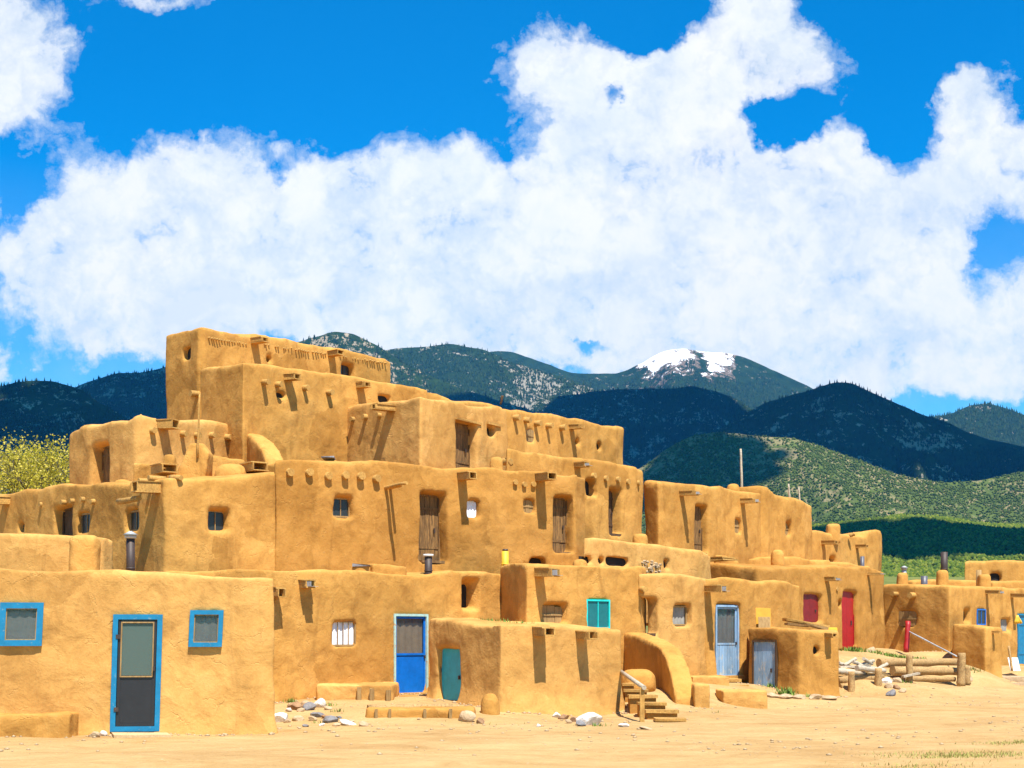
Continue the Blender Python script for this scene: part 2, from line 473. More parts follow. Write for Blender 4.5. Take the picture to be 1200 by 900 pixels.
        dr = dm.build('door', mt, root)
        MB().box(fr2, -w2/2+.05, w2/2-.05, b+.018, b+.026, h2*g+.05, h2-.05).build('pane', GLASS, dr)
        cloth(fr2, w2-.1, h2-.03, b-.008, h2*g, 4, .012).build('curtain', o.get('cloth', BROWNCURTAIN), dr)
        MB().box(fr2, w2/2-.05, w2/2-.02, b+.05, b+.085, h2*.46, h2*.50).build('handle', PIPE, dr)
        MB().box(fr, -w/2-.08, w/2+.08, b, .12, -.10, .015, .008).build('sill', WOOD, root)

def viga(B, px, py, r=.075, L=.30, mat=None, lab=None, name='roof_beam'):
    L = L*.6
    fr, _, _ = B_frame(B, px-1, py-1, px+1, py+1)
    tl = random.uniform(-.03, .03)
    MB().tube(fr(0, -.35, 0), fr(tl, L, random.uniform(-.03, .02)), r*1.05, r*.95, 12, wob=.006, seg=3).build(name, mat or WOOD, B.root, lab)
def spout(B, px, py, w=.24, h=.14, L=.55, top=True, tin=False, drop=.03, mat=None):
    fr, _, _ = B_frame(B, px-1, py-1, px+1, py+1)
    m = mat or WOOD
    f = Fr(fr.o, fr.t, (Vector(fr.n)+Vector((0, 0, -drop))).normalized())
    mb = MB(); th = .03
    mb.box(f, -w/2, w/2, -.45, L, 0, th, .004)
    mb.box(f, -w/2, -w/2+th, -.45, L-random.uniform(0, .05), th+.002, h, .004)
    mb.box(f, w/2-th, w/2, -.45, L-random.uniform(0, .05), th+.002, h, .004)
    o = mb.build('waterspout', m, B.root)
    if top:
        MB().box(f, -w/2-.02, w/2+.02, -.45, L*random.uniform(.75, 1.0), h+.003, h+th, .006).build('cover_board', m, o)
    if tin:
        mb = MB(); mb.box(f, -w/2+.035, w/2-.035, L-.10, L+.12, th+.004, th+.010); mb.box(f, -w/2+.035, -w/2+.042, L-.1, L+.12, th+.01, h-.02)
        mb.build('tin_lip', TIN, o)
    return o
def pipe(B, px, y0, y1, Y, r, mat=PIPE, cap=True, lean=0, name='stovepipe'):
    a, b = W(px, y1, Y), W(px+lean, y0, Y)
    o = MB().tube(a-Vector((0, 0, .4)), b, r, r, 14).build(name, mat, B.root)
    MB().tube(a+(b-a)*.12, a+(b-a)*.12+Vector((0, 0, .03)), r*1.12, r*1.12, 14).build('collar', mat, o)
    if cap:
        m = MB(); m.tube(b-Vector((0, 0, .02)), b+Vector((0, 0, .05)), r*1.35, r*1.35, 14); m.tube(b+Vector((0, 0, .052)), b+Vector((0, 0, .13)), r*1.9, r*.3, 14)
        m.build('cap', TIN, o)
    return o

def superq(bm, c, r, e=(1, 1), n=(24, 12), rot=0, taper=0):
    """rounded box / dome lump"""
    def s(v, p): return math.copysign(abs(v)**p, v)
    vs = []
    for i in range(1, n[1]):
        ph = -math.pi/2+math.pi*i/n[1]; ring_ = []
        for j in range(n[0]):
            th = 2*math.pi*j/n[0]
            x = s(math.cos(ph), e[0])*s(math.cos(th), e[1])*r[0]; y = s(math.cos(ph), e[0])*s(math.sin(th), e[1])*r[1]; z = s(math.sin(ph), e[0])*r[2]
            k = 1-taper*(z/r[2]+1)/2
            x *= k; y *= k
            ring_.append(bm.verts.new((c[0]+x*math.cos(rot)-y*math.sin(rot), c[1]+x*math.sin(rot)+y*math.cos(rot), c[2]+z)))
        vs.append(ring_)
    b = bm.verts.new((c[0], c[1], c[2]-r[2])); t = bm.verts.new((c[0], c[1], c[2]+r[2]))
    for i in range(len(vs)-1):
        for j in range(n[0]): bm.faces.new((vs[i][j], vs[i][(j+1) % n[0]], vs[i+1][(j+1) % n[0]], vs[i+1][j]))
    for j in range(n[0]):
        bm.faces.new((vs[0][(j+1) % n[0]], vs[0][j], b)); bm.faces.new((vs[-1][j], vs[-1][(j+1) % n[0]], t))
def lump(name, parent, x0, x1, y0, y1, Y, dep=None, e=(.35, .5), rot=0, taper=.12, mat=None, label=None, cat=None, group=None, sink=.2, amp=(.05, .04, .02), vox=None):
    """adobe lump filling the pixel box x0..x1, y0..y1 when seen at distance Y"""
    a, b = xw(x0, Y), xw(x1, Y); zt, zb = zw(y0, Y), zw(y1, Y)-sink
    rx = (b-a)/2; ry = (dep or (b-a))/2
    bm = bmesh.new(); superq(bm, (0, 0, (zt-zb)/2), (rx, ry, (zt-zb)/2), e, rot=rot, taper=taper)
    bmesh.ops.recalc_face_normals(bm, faces=bm.faces)
    pos = Vector(((a+b)/2, Y+ry, zb))
    me = adobe(bm, None, vox or max(.035, Y*.0011), 3, amp)
    if parent is not None: return mesh_obj(name, me, mat or ADOBE, parent.root, pos-parent.loc)
    return tag(mesh_obj(name, me, mat or ADOBE, None, pos), label, cat, group)
def freewall(name, pts, th, z0, label=None, cat='adobe wall', group=None, mat=None, parent=None, vox=None, smooth=6, side=1):
    """thick free-standing plaster wall whose top follows (px, Y, py)"""
    bm = bmesh.new(); C = [Vector((xw(p[0], p[1]), p[1], zw(p[2], p[1]))) for p in pts]
    rows = []
    for i, p in enumerate(C):
        d = (C[min(i+1, len(C)-1)]-C[max(i-1, 0)]); d.z = 0; d.normalize(); n = Vector((-d.y, d.x, 0))*th*side
        rows.append([bm.verts.new(v) for v in ((p.x, p.y, z0), (p.x, p.y, p.z), (p.x+n.x, p.y+n.y, p.z), (p.x+n.x, p.y+n.y, z0))])
    for a, b in zip(rows[:-1], rows[1:]):
        for j in range(4): bm.faces.new((a[j], a[(j+1) % 4], b[(j+1) % 4], b[j]))
    bm.faces.new(rows[0]); bm.faces.new(rows[-1][::-1])
    bmesh.ops.triangulate(bm, faces=bm.faces[:]); bmesh.ops.recalc_face_normals(bm, faces=bm.faces)
    pos = (C[len(C)//2].x, C[len(C)//2].y, z0)
    me = adobe(bm, None, vox or max(.04, C[0].y*.0013), smooth, (.08, .04, .02), pos)
    if parent is not None: return mesh_obj(name, me, mat or ADOBE, parent.root, Vector(pos)-parent.loc)
    return tag(mesh_obj(name, me, mat or ADOBE, None, pos), label, cat, group)

BLUEF = dict(bw=.095, mat=BLUE)
# ---- ground floor, left to right
A = block('long low adobe house in the left foreground with a black door framed in blue',
    [(-70, 24.2, 667), (40, 24.5, 668), (180, 24.8, 671), (300, 25, 675), (321, 25.15, 677)], -.3, 5,
    [('flush', -2, 706, 49, 757, 0, 0, dict(bw=.10, mat=BLUE)), ('flush', 221, 715, 260, 758, 0, 0, dict(bw=.075, mat=BLUE)),
     ('flush', 129, 720, 187, 857, 0, 0, dict(bw=.085, mat=BLUE, door=True))], flare=(0, .5, .06), vox=.045, amp=(.15, .030, .012), mat=ADOBE2)
Bh = block('adobe house with a cobalt blue half glazed door behind the log edged terrace',
    [(190, 29, 668), (330, 31, 668), (460, 33, 672), (560, 34.8, 670), (589, 35.6, 672)], -.2, 7,
    [('cloth', 393, 731, 416, 755, .16, .05, dict(cloth=WHITECURTAIN, mat=BOARD, folds=6, bars=True)),
     ('glazed', 465, 723, 498, 811, .13, .03, dict(mat=COBALT, frame=PALEFRAME, cloth=BROWNCURTAIN, g=.5)),
     ('hole', 547, 686, 558, 712, .45, .14)], flare=(.35, .5, .05), vox=.05)
Cs = block('low adobe shed with a teal door on its shaded left side and two wooden spouts',
    [(503, 31.8, 724), (530, 31.0, 727), (586, 29.5, 731), (640, 30, 731), (728, 31.3, 738)], -.3, 3,
    [('painted', 514, 762, 537, 818, .20, .07, dict(mat=TEAL, frame=DARKWOOD, n=1))], flare=(0, .9, .22), vox=.045, name='adobe_shed', cat='adobe shed',
    group='adobe sheds along the plaza', ends=((.25, 1), (-.05, 1)))
Dh = block('adobe house with a bright aqua framed window standing right behind the low shed',
    [(586, 35.6, 663), (617, 34.0, 661), (650, 34.6, 661), (752, 36.6, 663), (757, 37.2, 665)], -.2, 5,
    [('board', 641, 713, 663, 729, .28, .12), ('window', 691, 706, 713, 735, .12, .03, dict(mat=AQUA, glass=TEALGLASS))], vox=.05)
Eh = block('adobe house with a dark narrow doorway above the curved stair wall',
    [(748, 36.5, 672), (760, 36.6, 672), (818, 37.6, 675), (830, 38.2, 679)], -.2, 6,
    [('plank', 754, 706, 768, 742, .42, .08, dict(mat=DARKWOOD)), ('cloth', 795, 713, 808, 731, .28, .10, dict(cloth=CURTAIN))], vox=.055)
Fh = block('adobe house with a tall faded blue door glazed in its upper half',
    [(824, 38.0, 678), (870, 39.0, 679), (922, 40.7, 681), (938, 41.6, 686)], -.2, 6,
    [('glazed', 844, 712, 866, 791, .22, .12, dict(mat=BLUEWOOD, frame=BLUEWOOD, cloth=CURTAIN, planked=True, g=.46))], vox=.055)
Gs = block('small corner adobe shed with a faded blue plank door and boards on its roof',
    [(876, 38.2, 735), (937, 36.8, 738), (982, 37.5, 740)], -.3, 2.2,
    [('painted', 885, 754, 907, 810, .10, .03, dict(mat=BLUEWOOD, frame=DARKWOOD, n=5)), ('hole', 955, 760, 960, 765, .2, .02)],
    flare=(0, .5, .08), vox=.05, name='adobe_shed', cat='adobe shed', group='adobe sheds along the plaza')
Hh = block('adobe house with a red door and a red window above the log crib',
    [(790, 49, 658), (840, 47.6, 660), (888, 46.2, 665), (940, 48.2, 664), (1015, 51.6, 663), (1037, 52.8, 670)], .3, 5,
    [('cloth', 922, 701, 931, 716, .25, .08, dict(cloth=CURTAIN)), ('painted', 944, 699, 962, 728, .22, .08, dict(mat=DARKRED, n=2)),
     ('hole', 984, 705, 987, 711, .3, .05), ('painted', 990, 695, 1004, 758, .25, .08, dict(mat=RED, n=2, sill=True))], vox=.065)
Ih = block('adobe house at the right edge with a red pole against its shaded side',
    [(1034, 55.2, 685), (1113, 53, 686), (1150, 55.3, 688), (1215, 59, 691), (1300, 65, 695)], -.3, 6,
    [('board', 1055, 718, 1072, 733, .12, .04, dict(n=2)), ('hole', 1131, 716, 1137, 729, .3, .08), ('window', 1146, 716, 1154, 731, .08, .02, dict(mat=COBALT)),
     ('cloth', 1175, 727, 1184, 739, .2, .07, dict(cloth=CURTAIN)), ('plank', 1194, 722, 1207, 777, .12, .03, dict(mat=BLUE))], vox=.08)
Js = block('blocky windowless adobe shed standing before the right edge house',
    [(1117, 51.2, 731), (1155, 50, 735), (1175, 50.7, 736)], -.3, 2.6, flare=(0, .5, .06), vox=.06, name='adobe_shed', cat='adobe shed', group='adobe sheds along the plaza')
Kh = block('distant single storey adobe house beyond the right edge roofs',
    [(1130, 75, 657), (1180, 75.6, 656), (1300, 79, 652)], 1, 8, [('hole', 1162, 673, 1173, 682, .3, .06)], vox=.11)
# ---- second storey
Rh = block('broad second storey house on the left with one small window facing the plaza',
    [(-60, 43.6, 586), (0, 41.3, 580), (60, 38.9, 569), (110, 37, 566), (165, 35.1, 563), (192, 34.1, 560), (205, 34.2, 560), (300, 35.7, 557), (330, 36.3, 553)], 1.5, 6,
    [('window', 248, 601, 266, 621, .28, .10), ('window', 147, 601, 158, 620, .26, .10), ('window', 92, 604, 103, 624, .2, .06),
     ('plank', 65, 598, 81, 632, .26, .10, dict(mat=DARKWOOD)), ('hole', 22, 614, 27, 622, .2, .05)], vox=.06)
Qh = block('long second storey house with six beam ends in a row and two tall plank doors',
    [(322, 36.1, 540), (345, 36.4, 537), (440, 37.8, 540), (520, 39, 548), (600, 40.2, 551), (675, 41.3, 555), (686, 42, 560)], 2, 5,
    [('window', 396, 586, 411, 604, .28, .12), ('plank', 498, 582, 520, 656, .32, .12, dict(mat=DOORWOOD)), ('cloth', 550, 588, 561, 606, .22, .07, dict(cloth=WHITECURTAIN)),
     ('board', 616, 588, 625, 600, .2, .06), ('plank', 653, 585, 669, 646, .30, .08, dict(mat=DOORWOOD)), ('hole', 624, 657, 638, 664, .3, .04)], vox=.06, ends=((.05, 1), (-.1, 1)))
AAh = block('low terrace room with crumbling holes and rubble under its roof edge',
    [(682, 39.6, 629), (733, 41, 634), (780, 42.5, 640), (822, 43.8, 645), (834, 44.6, 651)], 2, 4,
    [('hole', 712, 656, 737, 661, .2, .03), ('hole', 686, 655, 692, 659, .2, .04), ('hole', 702, 655, 707, 660, .2, .03), ('hole', 779, 657, 784, 667, .2, .03)], vox=.06)
CCh = block('narrow terrace room whose low roofline runs behind the red doored house',
    [(832, 50, 652), (870, 51, 655), (912, 52, 652), (1020, 56, 663)], 2.5, 4, vox=.075)
Sh = block('low terrace room at the left edge behind the foreground roof',
    [(-70, 29.3, 623), (10, 29.5, 625), (80, 29.8, 627), (122, 30, 628), (133, 30.4, 632)], 1, 2.5, vox=.055)
# ---- third storey
Th = block('third storey house on the left with a brown plank door',
    [(81, 41.2, 507), (95, 40.6, 500), (147, 38.9, 493), (158, 38.6, 487), (167, 38.6, 484), (186, 38.9, 490), (192, 39.1, 492), (280, 42.1, 498), (295, 42.7, 502)], 4.5, 4.5,
    [('plank', 110, 525, 124, 572, .28, .10, dict(mat=DOORWOOD))], vox=.065)
Oh = block('third storey house in the middle with a plank door right of the corner spout',
    [(592, 40.9, 523), (680, 43.3, 537), (702, 44, 538), (745, 45.6, 547), (753, 46.3, 551)], 3, 5,
    [('hole', 689, 565, 698, 580, .35, .08), ('plank', 717, 575, 728, 625, .30, .08, dict(mat=DARKWOOD))], vox=.07)
Nh = block('third storey house with a slim plank door between two wooden spouts',
    [(755, 46.9, 564), (772, 46.2, 564), (830, 48.8, 570), (880, 51.3, 576), (892, 52, 578)], 3, 5,
    [('plank', 817, 594, 829, 647, .25, .05, dict(mat=DOORWOOD, n=4)), ('board', 862, 610, 868, 624, .18, .04)], vox=.07)
Mh = block('stepped adobe block with one tiny window right of the tall pole',
    [(864, 52.2, 570), (892, 52, 568), (899, 52.2, 569), (910, 52.8, 580), (943, 54.6, 588), (952, 55.6, 593)], 3, 4,
    [('board', 921, 613, 927, 627, .22, .05)], vox=.075)
Lh = block('low block with a pillar at its right corner against the green foothills',
    [(945, 57, 621), (1000, 60.5, 627), (1016, 61.5, 629), (1019, 61.7, 621), (1029, 62.3, 620), (1033, 63, 624)], 3, 4,
    [('hole', 973, 654, 978, 660, .25, .05)], vox=.085)
# ---- fourth storey and top
Wh = block('fourth storey cube with a sagging plank door and a tiny square window',
    [(404, 44.7, 477), (450, 43.2, 470), (493, 42, 462), (520, 43.1, 469), (575, 45.4, 476), (584, 45.8, 474), (594, 46.3, 480)], 5.5, 4,
    [('plank', 537, 497, 558, 552, .28, .06, dict(mat=DOORWOOD, n=6)), ('hole', 574, 502, 580, 509, .3, .05)], vox=.065)
Vh = block('broad fourth storey block directly below the top storey with four beam ends',
    [(234, 42.9, 432), (285, 41, 424), (380, 43.9, 436), (470, 46.2, 450), (502, 47.1, 456)], 5.5, 5,
    [('hole', 326, 461, 335, 465, .2, .04), ('hole', 445, 465, 457, 471, .2, .04)], vox=.065)
Ph = block('fourth storey block with five beam ends',
    [(583, 45.9, 477), (640, 48.4, 483), (722, 52.5, 498), (731, 53.2, 501)], 5.5, 4,
    [('board', 618, 505, 625, 517, .12, .03), ('hole', 675, 516, 679, 521, .25, .03), ('hole', 702, 520, 706, 526, .25, .03)], vox=.075)
Zh = block('narrow roof strip peeping out behind the fourth storey cube',
    [(488, 49, 457), (527, 50, 466), (528, 50.05, 468), (575, 52, 472), (590, 52.6, 476)], 6.5, 2.5, vox=.075)
Xh = block('topmost storey of the pueblo with a fringe of sticks under its roof edge',
    [(194, 46.7, 392), (232, 45, 383), (240, 45, 383), (293, 47, 394), (300, 47.2, 391), (384, 50.4, 406), (392, 50.6, 408), (452, 53, 419), (458, 53.4, 423)], 7.5, 4,
    [('hole', 214, 409, 220, 419, .25, .03), ('window', 401, 428, 414, 441, .3, .05, dict(mat=DARKWOOD)), ('hole', 314, 418, 318, 424, .25, .03)], vox=.07, wave=.02)

# ---- spouts and beam ends
spout(Bh, 357, 688, .26, .16, .26, True, tin=True); spout(Bh, 321, 699, .22, .18, .32)
spout(Cs, 631, 744, .26, .16, .52); spout(Cs, 679, 748, .26, .16, .48)
spout(Dh, 631, 675, .26, .18, .62, tin=True)
spout(Fh, 828, 693, .24, .17, .62, tin=True)
viga(Eh, 752, 690, .08, .35)
spout(Gs, 969, 746, .16, .10, .30)
spout(Hh, 968, 680, .22, .12, .45, tin=True); spout(Hh, 1017, 673, .14, .08, .55, False, tin=True)
viga(Hh, 980, 690, .07, .1)
viga(Ih, 1051, 695, .09, .5); viga(Ih, 1071, 697, .12, .55)
spout(Ih, 1156, 695, .20, .12, .6, tin=True); spout(Ih, 1186, 699, .22, .14, .6)
spout(Js, 1163, 741, .14, .08, .3, False)
spout(Rh, 184, 577, .34, .24, .62); MB_ = None
fr, _, _ = B_frame(Rh, 170, 580, 172, 582)
MB().tube(fr(-.45, .5, -.12), fr(.55, .42, -.1), .07, .07, 10, wob=.01, seg=3).build('cross_pole', WOOD, Rh.root)
spout(Rh, 8, 590, .34, .18, .6)
for px, py in ((50, 590), (75, 587), (86, 585), (98, 585), (110, 587)): viga(Rh, px, py, .07, .16)
for px, py in ((339, 552), (362, 553), (383, 556), (403, 557), (422, 558), (439, 559)): viga(Qh, px, py, .105, .24)
fr, _, _ = B_frame(Qh, 451, 570, 453, 572)
MB().tube(fr(-.05, -.3, 0), fr(.05, 1.0, .05), .055, .045, 9, wob=.015, seg=5).build('roof_beam', WOOD, Qh.root, 'long thin crooked beam')
MB().tube(fr(.10, -.3, -.01), fr(.15, .62, .03), .05, .04, 9, wob=.01, seg=3).build('roof_beam', WOOD, Qh.root, 'shorter thin beam beside the long one')
spout(Qh, 541, 562, .24, .18, .62); spout(Qh, 632, 563, .28, .18, .70)
for px, py in ((604, 564), (614, 566), (625, 566)): viga(Qh, px, py, .075, .14)
for px, py in ((695, 557), (709, 559), (723, 561), (735, 563), (747, 565)): viga(Oh, px, py, .09, .14)
spout(Oh, 675, 547, .24, .12, .45, tin=True)
viga(Oh, 599, 539, .10, .03)
for px, py in ((602, 489), (615, 491), (628, 495), (641, 498), (656, 500)): viga(Ph, px, py, .10, .36)
spout(Ph, 669, 502, .24, .13, .48)
spout(Nh, 799, 580, .24, .13, .58, tin=True); spout(Nh, 869, 589, .24, .14, .58, tin=True)
spout(Lh, 964, 637, .26, .12, .62); spout(Lh, 1004, 641, .22, .10, .5)
for px, py in ((178, 504), (213, 507), (229, 509), (245, 509), (264, 511), (280, 512)): viga(Th, px, py, .085, .30)
spout(Th, 189, 502, .32, .22, .50)
for px, py in ((309, 447), (324, 449), (356, 454), (385, 459)): viga(Vh, px, py, .09, .34)
spout(Vh, 337, 445, .28, .15, .42); spout(Vh, 421, 454, .28, .15, .42); viga(Xh, 231, 461, .11, .40)
for px, py in ((415, 491), (430, 488), (446, 486)): viga(Wh, px, py, .085, .25)
spout(Wh, 459, 481, .26, .15, .75)
spout(Xh, 297, 402, .26, .15, .62); spout(Xh, 387, 417, .26, .15, .62)
for a, b in ((244, 258), (260, 290), (308, 316), (322, 326), (331, 341), (346, 362), (366, 382), (398, 406), (412, 428), (430, 454)):
    x = a
    while x < b:
        y = 395+(x-244)*(427-395)/(454-244)-(2 if x > 300 else 0)
        short = 258 < a < 270
        viga(Xh, x, y, .035, random.uniform(.05, .09) if short else random.uniform(.10, .17), name='stick')
        x += 3.0
# lintels
for B_, x0, x1, y in ((Wh, 534, 563, 495), (Wh, 571, 586, 499)):
    fr, w, h = B_frame(B_, x0, y-2, x1, y)
    MB().box(fr, -w/2, w/2, -.25, .05, 0, .08, .01).build('lintel', WOOD, B_.root)
for px in (755, 762, 769):
    fr, w, h = B_frame(AAh, px-3, 658, px+3, 668)
    for k in range(9):
        a = Vector((random.uniform(-.12, .12), 0, random.uniform(-.05, .28)))
        MB().tube(fr(a.x, -.1, a.z), fr(a.x+random.uniform(-.05, .05), .08, a.z-.02), random.uniform(.03, .06), .03, 7, wob=.01, seg=2).build('rubble_stone', STONE['tan'], AAh.root)

# ---- chimneys, stovepipes and roof lumps
lump('chimney', Sh, 78, 112, 627, 672, 29.0, dep=.5, e=(.3, .6), taper=.02)
pipe(Bh, 153, 630, 672, 29.3, .085, PIPE, lean=0)
def cap_stone(B, x0, x1, y, Y):
    a, b = xw(x0, Y), xw(x1, Y)
    MB().box(Fr(((a+b)/2, Y+.2, zw(y, Y)), (1, 0, 0), (0, -1, 0)), -(b-a)/2, (b-a)/2, -.2, .2, 0, .05, .02).build('cap_stone', STONE['grey'], B.root)
lump('chimney', Bh, 410, 434, 661, 676, 33.4, e=(.25, .8)); cap_stone(Bh, 412, 432, 663.5, 33.4)
freewall('roof_ridge', [(437, 33.6, 660), (450, 33.8, 661), (478, 34.2, 663)], .3, 3.0, parent=Bh)
pipe(Bh, 502, 652, 672, 34, .09, PIPE, cap=False); MB().tube(W(502, 652, 34), W(502, 649.5, 34), .12, .12, 12).build('cap', WHITEP, Bh.root)
pipe(Dh, 592, 646, 664, 36.5, .09, YELLOW, cap=False); MB().tube(W(592, 646, 36.5), W(592, 643.5, 36.5), .07, .07, 12).build('cap', PIPE, Dh.root)
lump('chimney', Dh, 670, 690, 655, 668, 36, e=(.5, .8))
lump('chimney', Qh, 573, 590, 535, 553, 40.4, e=(.4, .8), taper=.1)
lump('roof_ridge', Qh, 566, 584, 547, 553, 40.1, e=(.5, .8))
lump('chimney', Qh, 378, 396, 538, 546, 38.5, e=(.3, .8)); cap_stone(Qh, 377, 391, 537, 38.4)
lump('chimney', AAh, 741, 761, 625, 640, 41.8, e=(.4, .8)); lump('roof_mound', Qh, 712, 716, 640, 648, 44)
lump('roof_mound', Th, 130, 152, 561, 572, 37.2, e=(.5, .9))
lump('chimney', Hh, 904, 921, 644, 660, 50, e=(.5, .9))
lump('chimney', Mh, 852, 869, 566, 576, 51.5, e=(.6, .9))
lump('chimney', Lh, 970, 986, 613.5, 632, 58.8, e=(.25, .4), taper=.03)
lump('roof_mound', CCh, 850, 866, 653, 664, 49.5, e=(.6, .9))
pipe(CCh, 1010.5, 652, 670, 55, .08, GREYPIPE, cap=False)
lump('chimney', Ih, 1052, 1067, 671, 690, 56.5, e=(.35, .8), taper=.2); pipe(Ih, 1059.5, 667, 672, 56.8, .09, TIN)
pipe(Ih, 1083, 675, 688, 56.5, .13, GREYPIPE, cap=False)
lump('chimney', Ih, 1099, 1114, 668, 690, 54.5, e=(.35, .8), taper=.12); pipe(Ih, 1106.5, 647, 670, 54.9, .13, PIPE, cap=False)
lump('chimney', Ih, 1148, 1163, 673, 690, 56.8, e=(.3, .5), taper=.05); pipe(Ih, 1147, 668, 686, 60, .11, BOARD, cap=False)
freewall('parapet', [(1070, 62, 680), (1100, 63, 679), (1150, 64, 680), (1210, 66, 682)], .4, 3.0, parent=Ih)
freewall('parapet', [(1164, 61, 681), (1210, 62.5, 680), (1260, 64, 680)], .4, 3.0, parent=Ih)
# curved buttress and low walls between second and third storeys on the left
freewall('buttress', [(279, 41.9, 506), (287, 41.3, 507), (294, 40.8, 511), (301, 40.3, 518), (307, 39.8, 527), (311, 39.4, 538), (314, 39.1, 552)], .5, 5.0, parent=Vh)
def peak(name, x0, x1, ytop, ybot, Y, parent, xt=None):
    a, b = xw(x0, Y), xw(x1, Y); t = xw(xt or (x0+x1)/2, Y)
    bm = bmesh.new(); zb, zt = zw(ybot, Y)-.3, zw(ytop, Y); d = 1.1
    lo = [bm.verts.new(v) for v in ((a, Y, zb), (b, Y, zb), (b, Y+d, zb), (a, Y+d, zb))]
    mi = [bm.verts.new(v) for v in ((t-.30, Y+.05, zt-.35), (t+.35, Y+.05, zt-.25), (t+.35, Y+.6, zt-.25), (t-.3, Y+.6, zt-.35))]
    hi = [bm.verts.new(v) for v in ((t-.16, Y+.1, zt), (t+.18, Y+.1, zt), (t+.18, Y+.5, zt), (t-.16, Y+.5, zt))]
    for L0, L1 in ((lo, mi), (mi, hi)):
        for j in range(4): bm.faces.new((L0[j], L0[(j+1) % 4], L1[(j+1) % 4], L1[j]))
    bm.faces.new(lo[::-1]); bm.faces.new(hi); bmesh.ops.recalc_face_normals(bm, faces=bm.faces)
    pos = Vector((t, Y, zb)); me = adobe(bm, None, .05, 5, (.08, .05, .02), tuple(pos))
    return mesh_obj(name, me, ADOBE, parent.root, pos-parent.loc)
peak('stepped_chimney', 196, 238, 519, 560, 36.9, Rh, 228)
freewall('parapet', [(228, 38, 534), (250, 38.1, 534), (288, 38.7, 538)], .4, 5.0, parent=Rh)
lump('roof_mound', Rh, 247, 288, 542, 562, 36.8, dep=.8, e=(.6, .8))
freewall('parapet', [(288, 37.6, 552), (310, 37.4, 545), (330, 37.3, 540)], .4, 5.0, parent=Rh)
freewall('parapet', [(154, 37.6, 541), (172, 37.4, 543), (192, 37.2, 545)], .5, 5.0, parent=Rh)
lump('chimney', Rh, 188, 206, 532, 552, 37.6, e=(.35, .8), taper=.2)
for x, y in ((186, 554), (292, 552)):
    fr = Fr(W(x, y, 36.6 if x < 200 else 37), Vector((.8, .6, 0)), Vector((.6, -.8, 0)))
    mb = MB(); mb.box(fr, 0, .42, -.5, .25, 0, .03, .006); mb.box(fr, 0, .03, -.5, .22, .033, .2, .006); mb.box(fr, .39, .42, -.5, .2, .033, .2, .006); mb.box(fr, -.03, .45, -.5, .18, .205, .235, .006)
    mb.build('waterspout', WOOD, Rh.root)
for x, y in ((166, 560), (178, 558), (209, 556)): viga(Rh, x, y+2, .07, .15)
freewall('parapet', [(836, 48, 650), (850, 47.8, 651), (866, 47.9, 657)], .5, 3.5, parent=Hh)
fr = Fr(W(833, 657, 46.5), Vector((.75, .66, 0)), Vector((.66, -.75, 0)))
MB().box(fr, 0, .75, -.4, .5, 0, .06, .01).build('roof_board', WOOD, Hh.root)
MB().box(fr, .02, .7, -.4, .45, .07, .12, .01).build('roof_board', WOOD, Hh.root)

# ---- poles
def pole(x0, y0, x1, y1, Y, r, label, mat=None):
    o = MB().tube(W(x0, y1, Y)-Vector((0, 0, .3)), W(x1, y0, Y), r, r*.7, 8, wob=.01, seg=6).build('wooden_pole', mat or GREYLOG)
    tag(o, label, 'pole', 'bare poles standing on the pueblo roofs')
pole(231.5, 462, 234, 522, 36.9, .032, 'thin brown pole leaning on the stepped chimney beside the left rooftop beams', WOOD)
pole(869.5, 526, 868, 572, 52.5, .05, 'tallest pole rising beside the stepped right hand block')
pole(926, 567, 924, 586, 54, .045, 'left one of two short poles sticking up from the stepped block')
pole(938, 571, 936, 588, 54.5, .04, 'right one of two short poles sticking up from the stepped block')
pole(1001, 628, 996, 617, 60, .09, 'stubby thick pole leaning out of the pillared block roof', WOOD)
pole(589, 474, 586.5, 454, 53, .05, 'dark thin pole behind the plank doored fourth storey cube', DARKWOOD)

# ---- benches, stair, curved wall
def adobe_box(name, x0, x1, Y0, Y1, z0, z1, label, cat, mat=None, rot=0, group=None, vox=.04, sm=6):
    """world aligned rounded adobe box; x in pixels measured at distance Y0"""
    a, b = xw(x0, Y0), xw(x1, Y0); cx = (a+b)/2; cy = (Y0+Y1)/2
    bm = bmesh.new(); bmesh.ops.create_cube(bm, size=1)
    bmesh.ops.scale(bm, vec=(b-a, Y1-Y0, z1-z0), verts=bm.verts); bmesh.ops.rotate(bm, cent=(0, 0, 0), matrix=Matrix.Rotation(rot, 3, 'Z'), verts=bm.verts)
    bmesh.ops.translate(bm, vec=(cx, cy, (z0+z1)/2), verts=bm.verts)
    me = adobe(bm, None, vox, sm, (.09, .06, .025), (cx, cy, z0))
    return tag(mesh_obj(name, me, mat or ADOBE2, None, (cx, cy, z0)), label, cat, group)
adobe_box('adobe_bench', -50, 80, 24.05, 24.75, -.2, .40, 'rounded adobe bench against the foreground house at the left edge', 'bench', ADOBE)
adobe_box('adobe_bench', 370, 461, 31.0, 32.6, 0, .66, 'adobe bench with small wooden posts below the white curtained window', 'bench')
adobe_box('adobe_bench', 848, 899, 34.0, 35.3, -.2, .40, 'thick rounded low adobe wall in front of the faded blue glazed door', 'bench')
adobe_box('adobe_bench', 811, 856, 36.4, 37.7, 0, .68, 'flat adobe ledge at the foot of the faded blue glazed door', 'bench')
adobe_box('adobe_block', 814, 832, 32.4, 33.2, -.2, .62, 'squat adobe stub ending the curved stair wall', 'adobe wall')
lump('adobe_mound', None, 728, 773, 785, 806, 33.3, dep=1.3, e=(.6, .7), label='soft adobe mound at the top of the wooden stair', cat='mound')
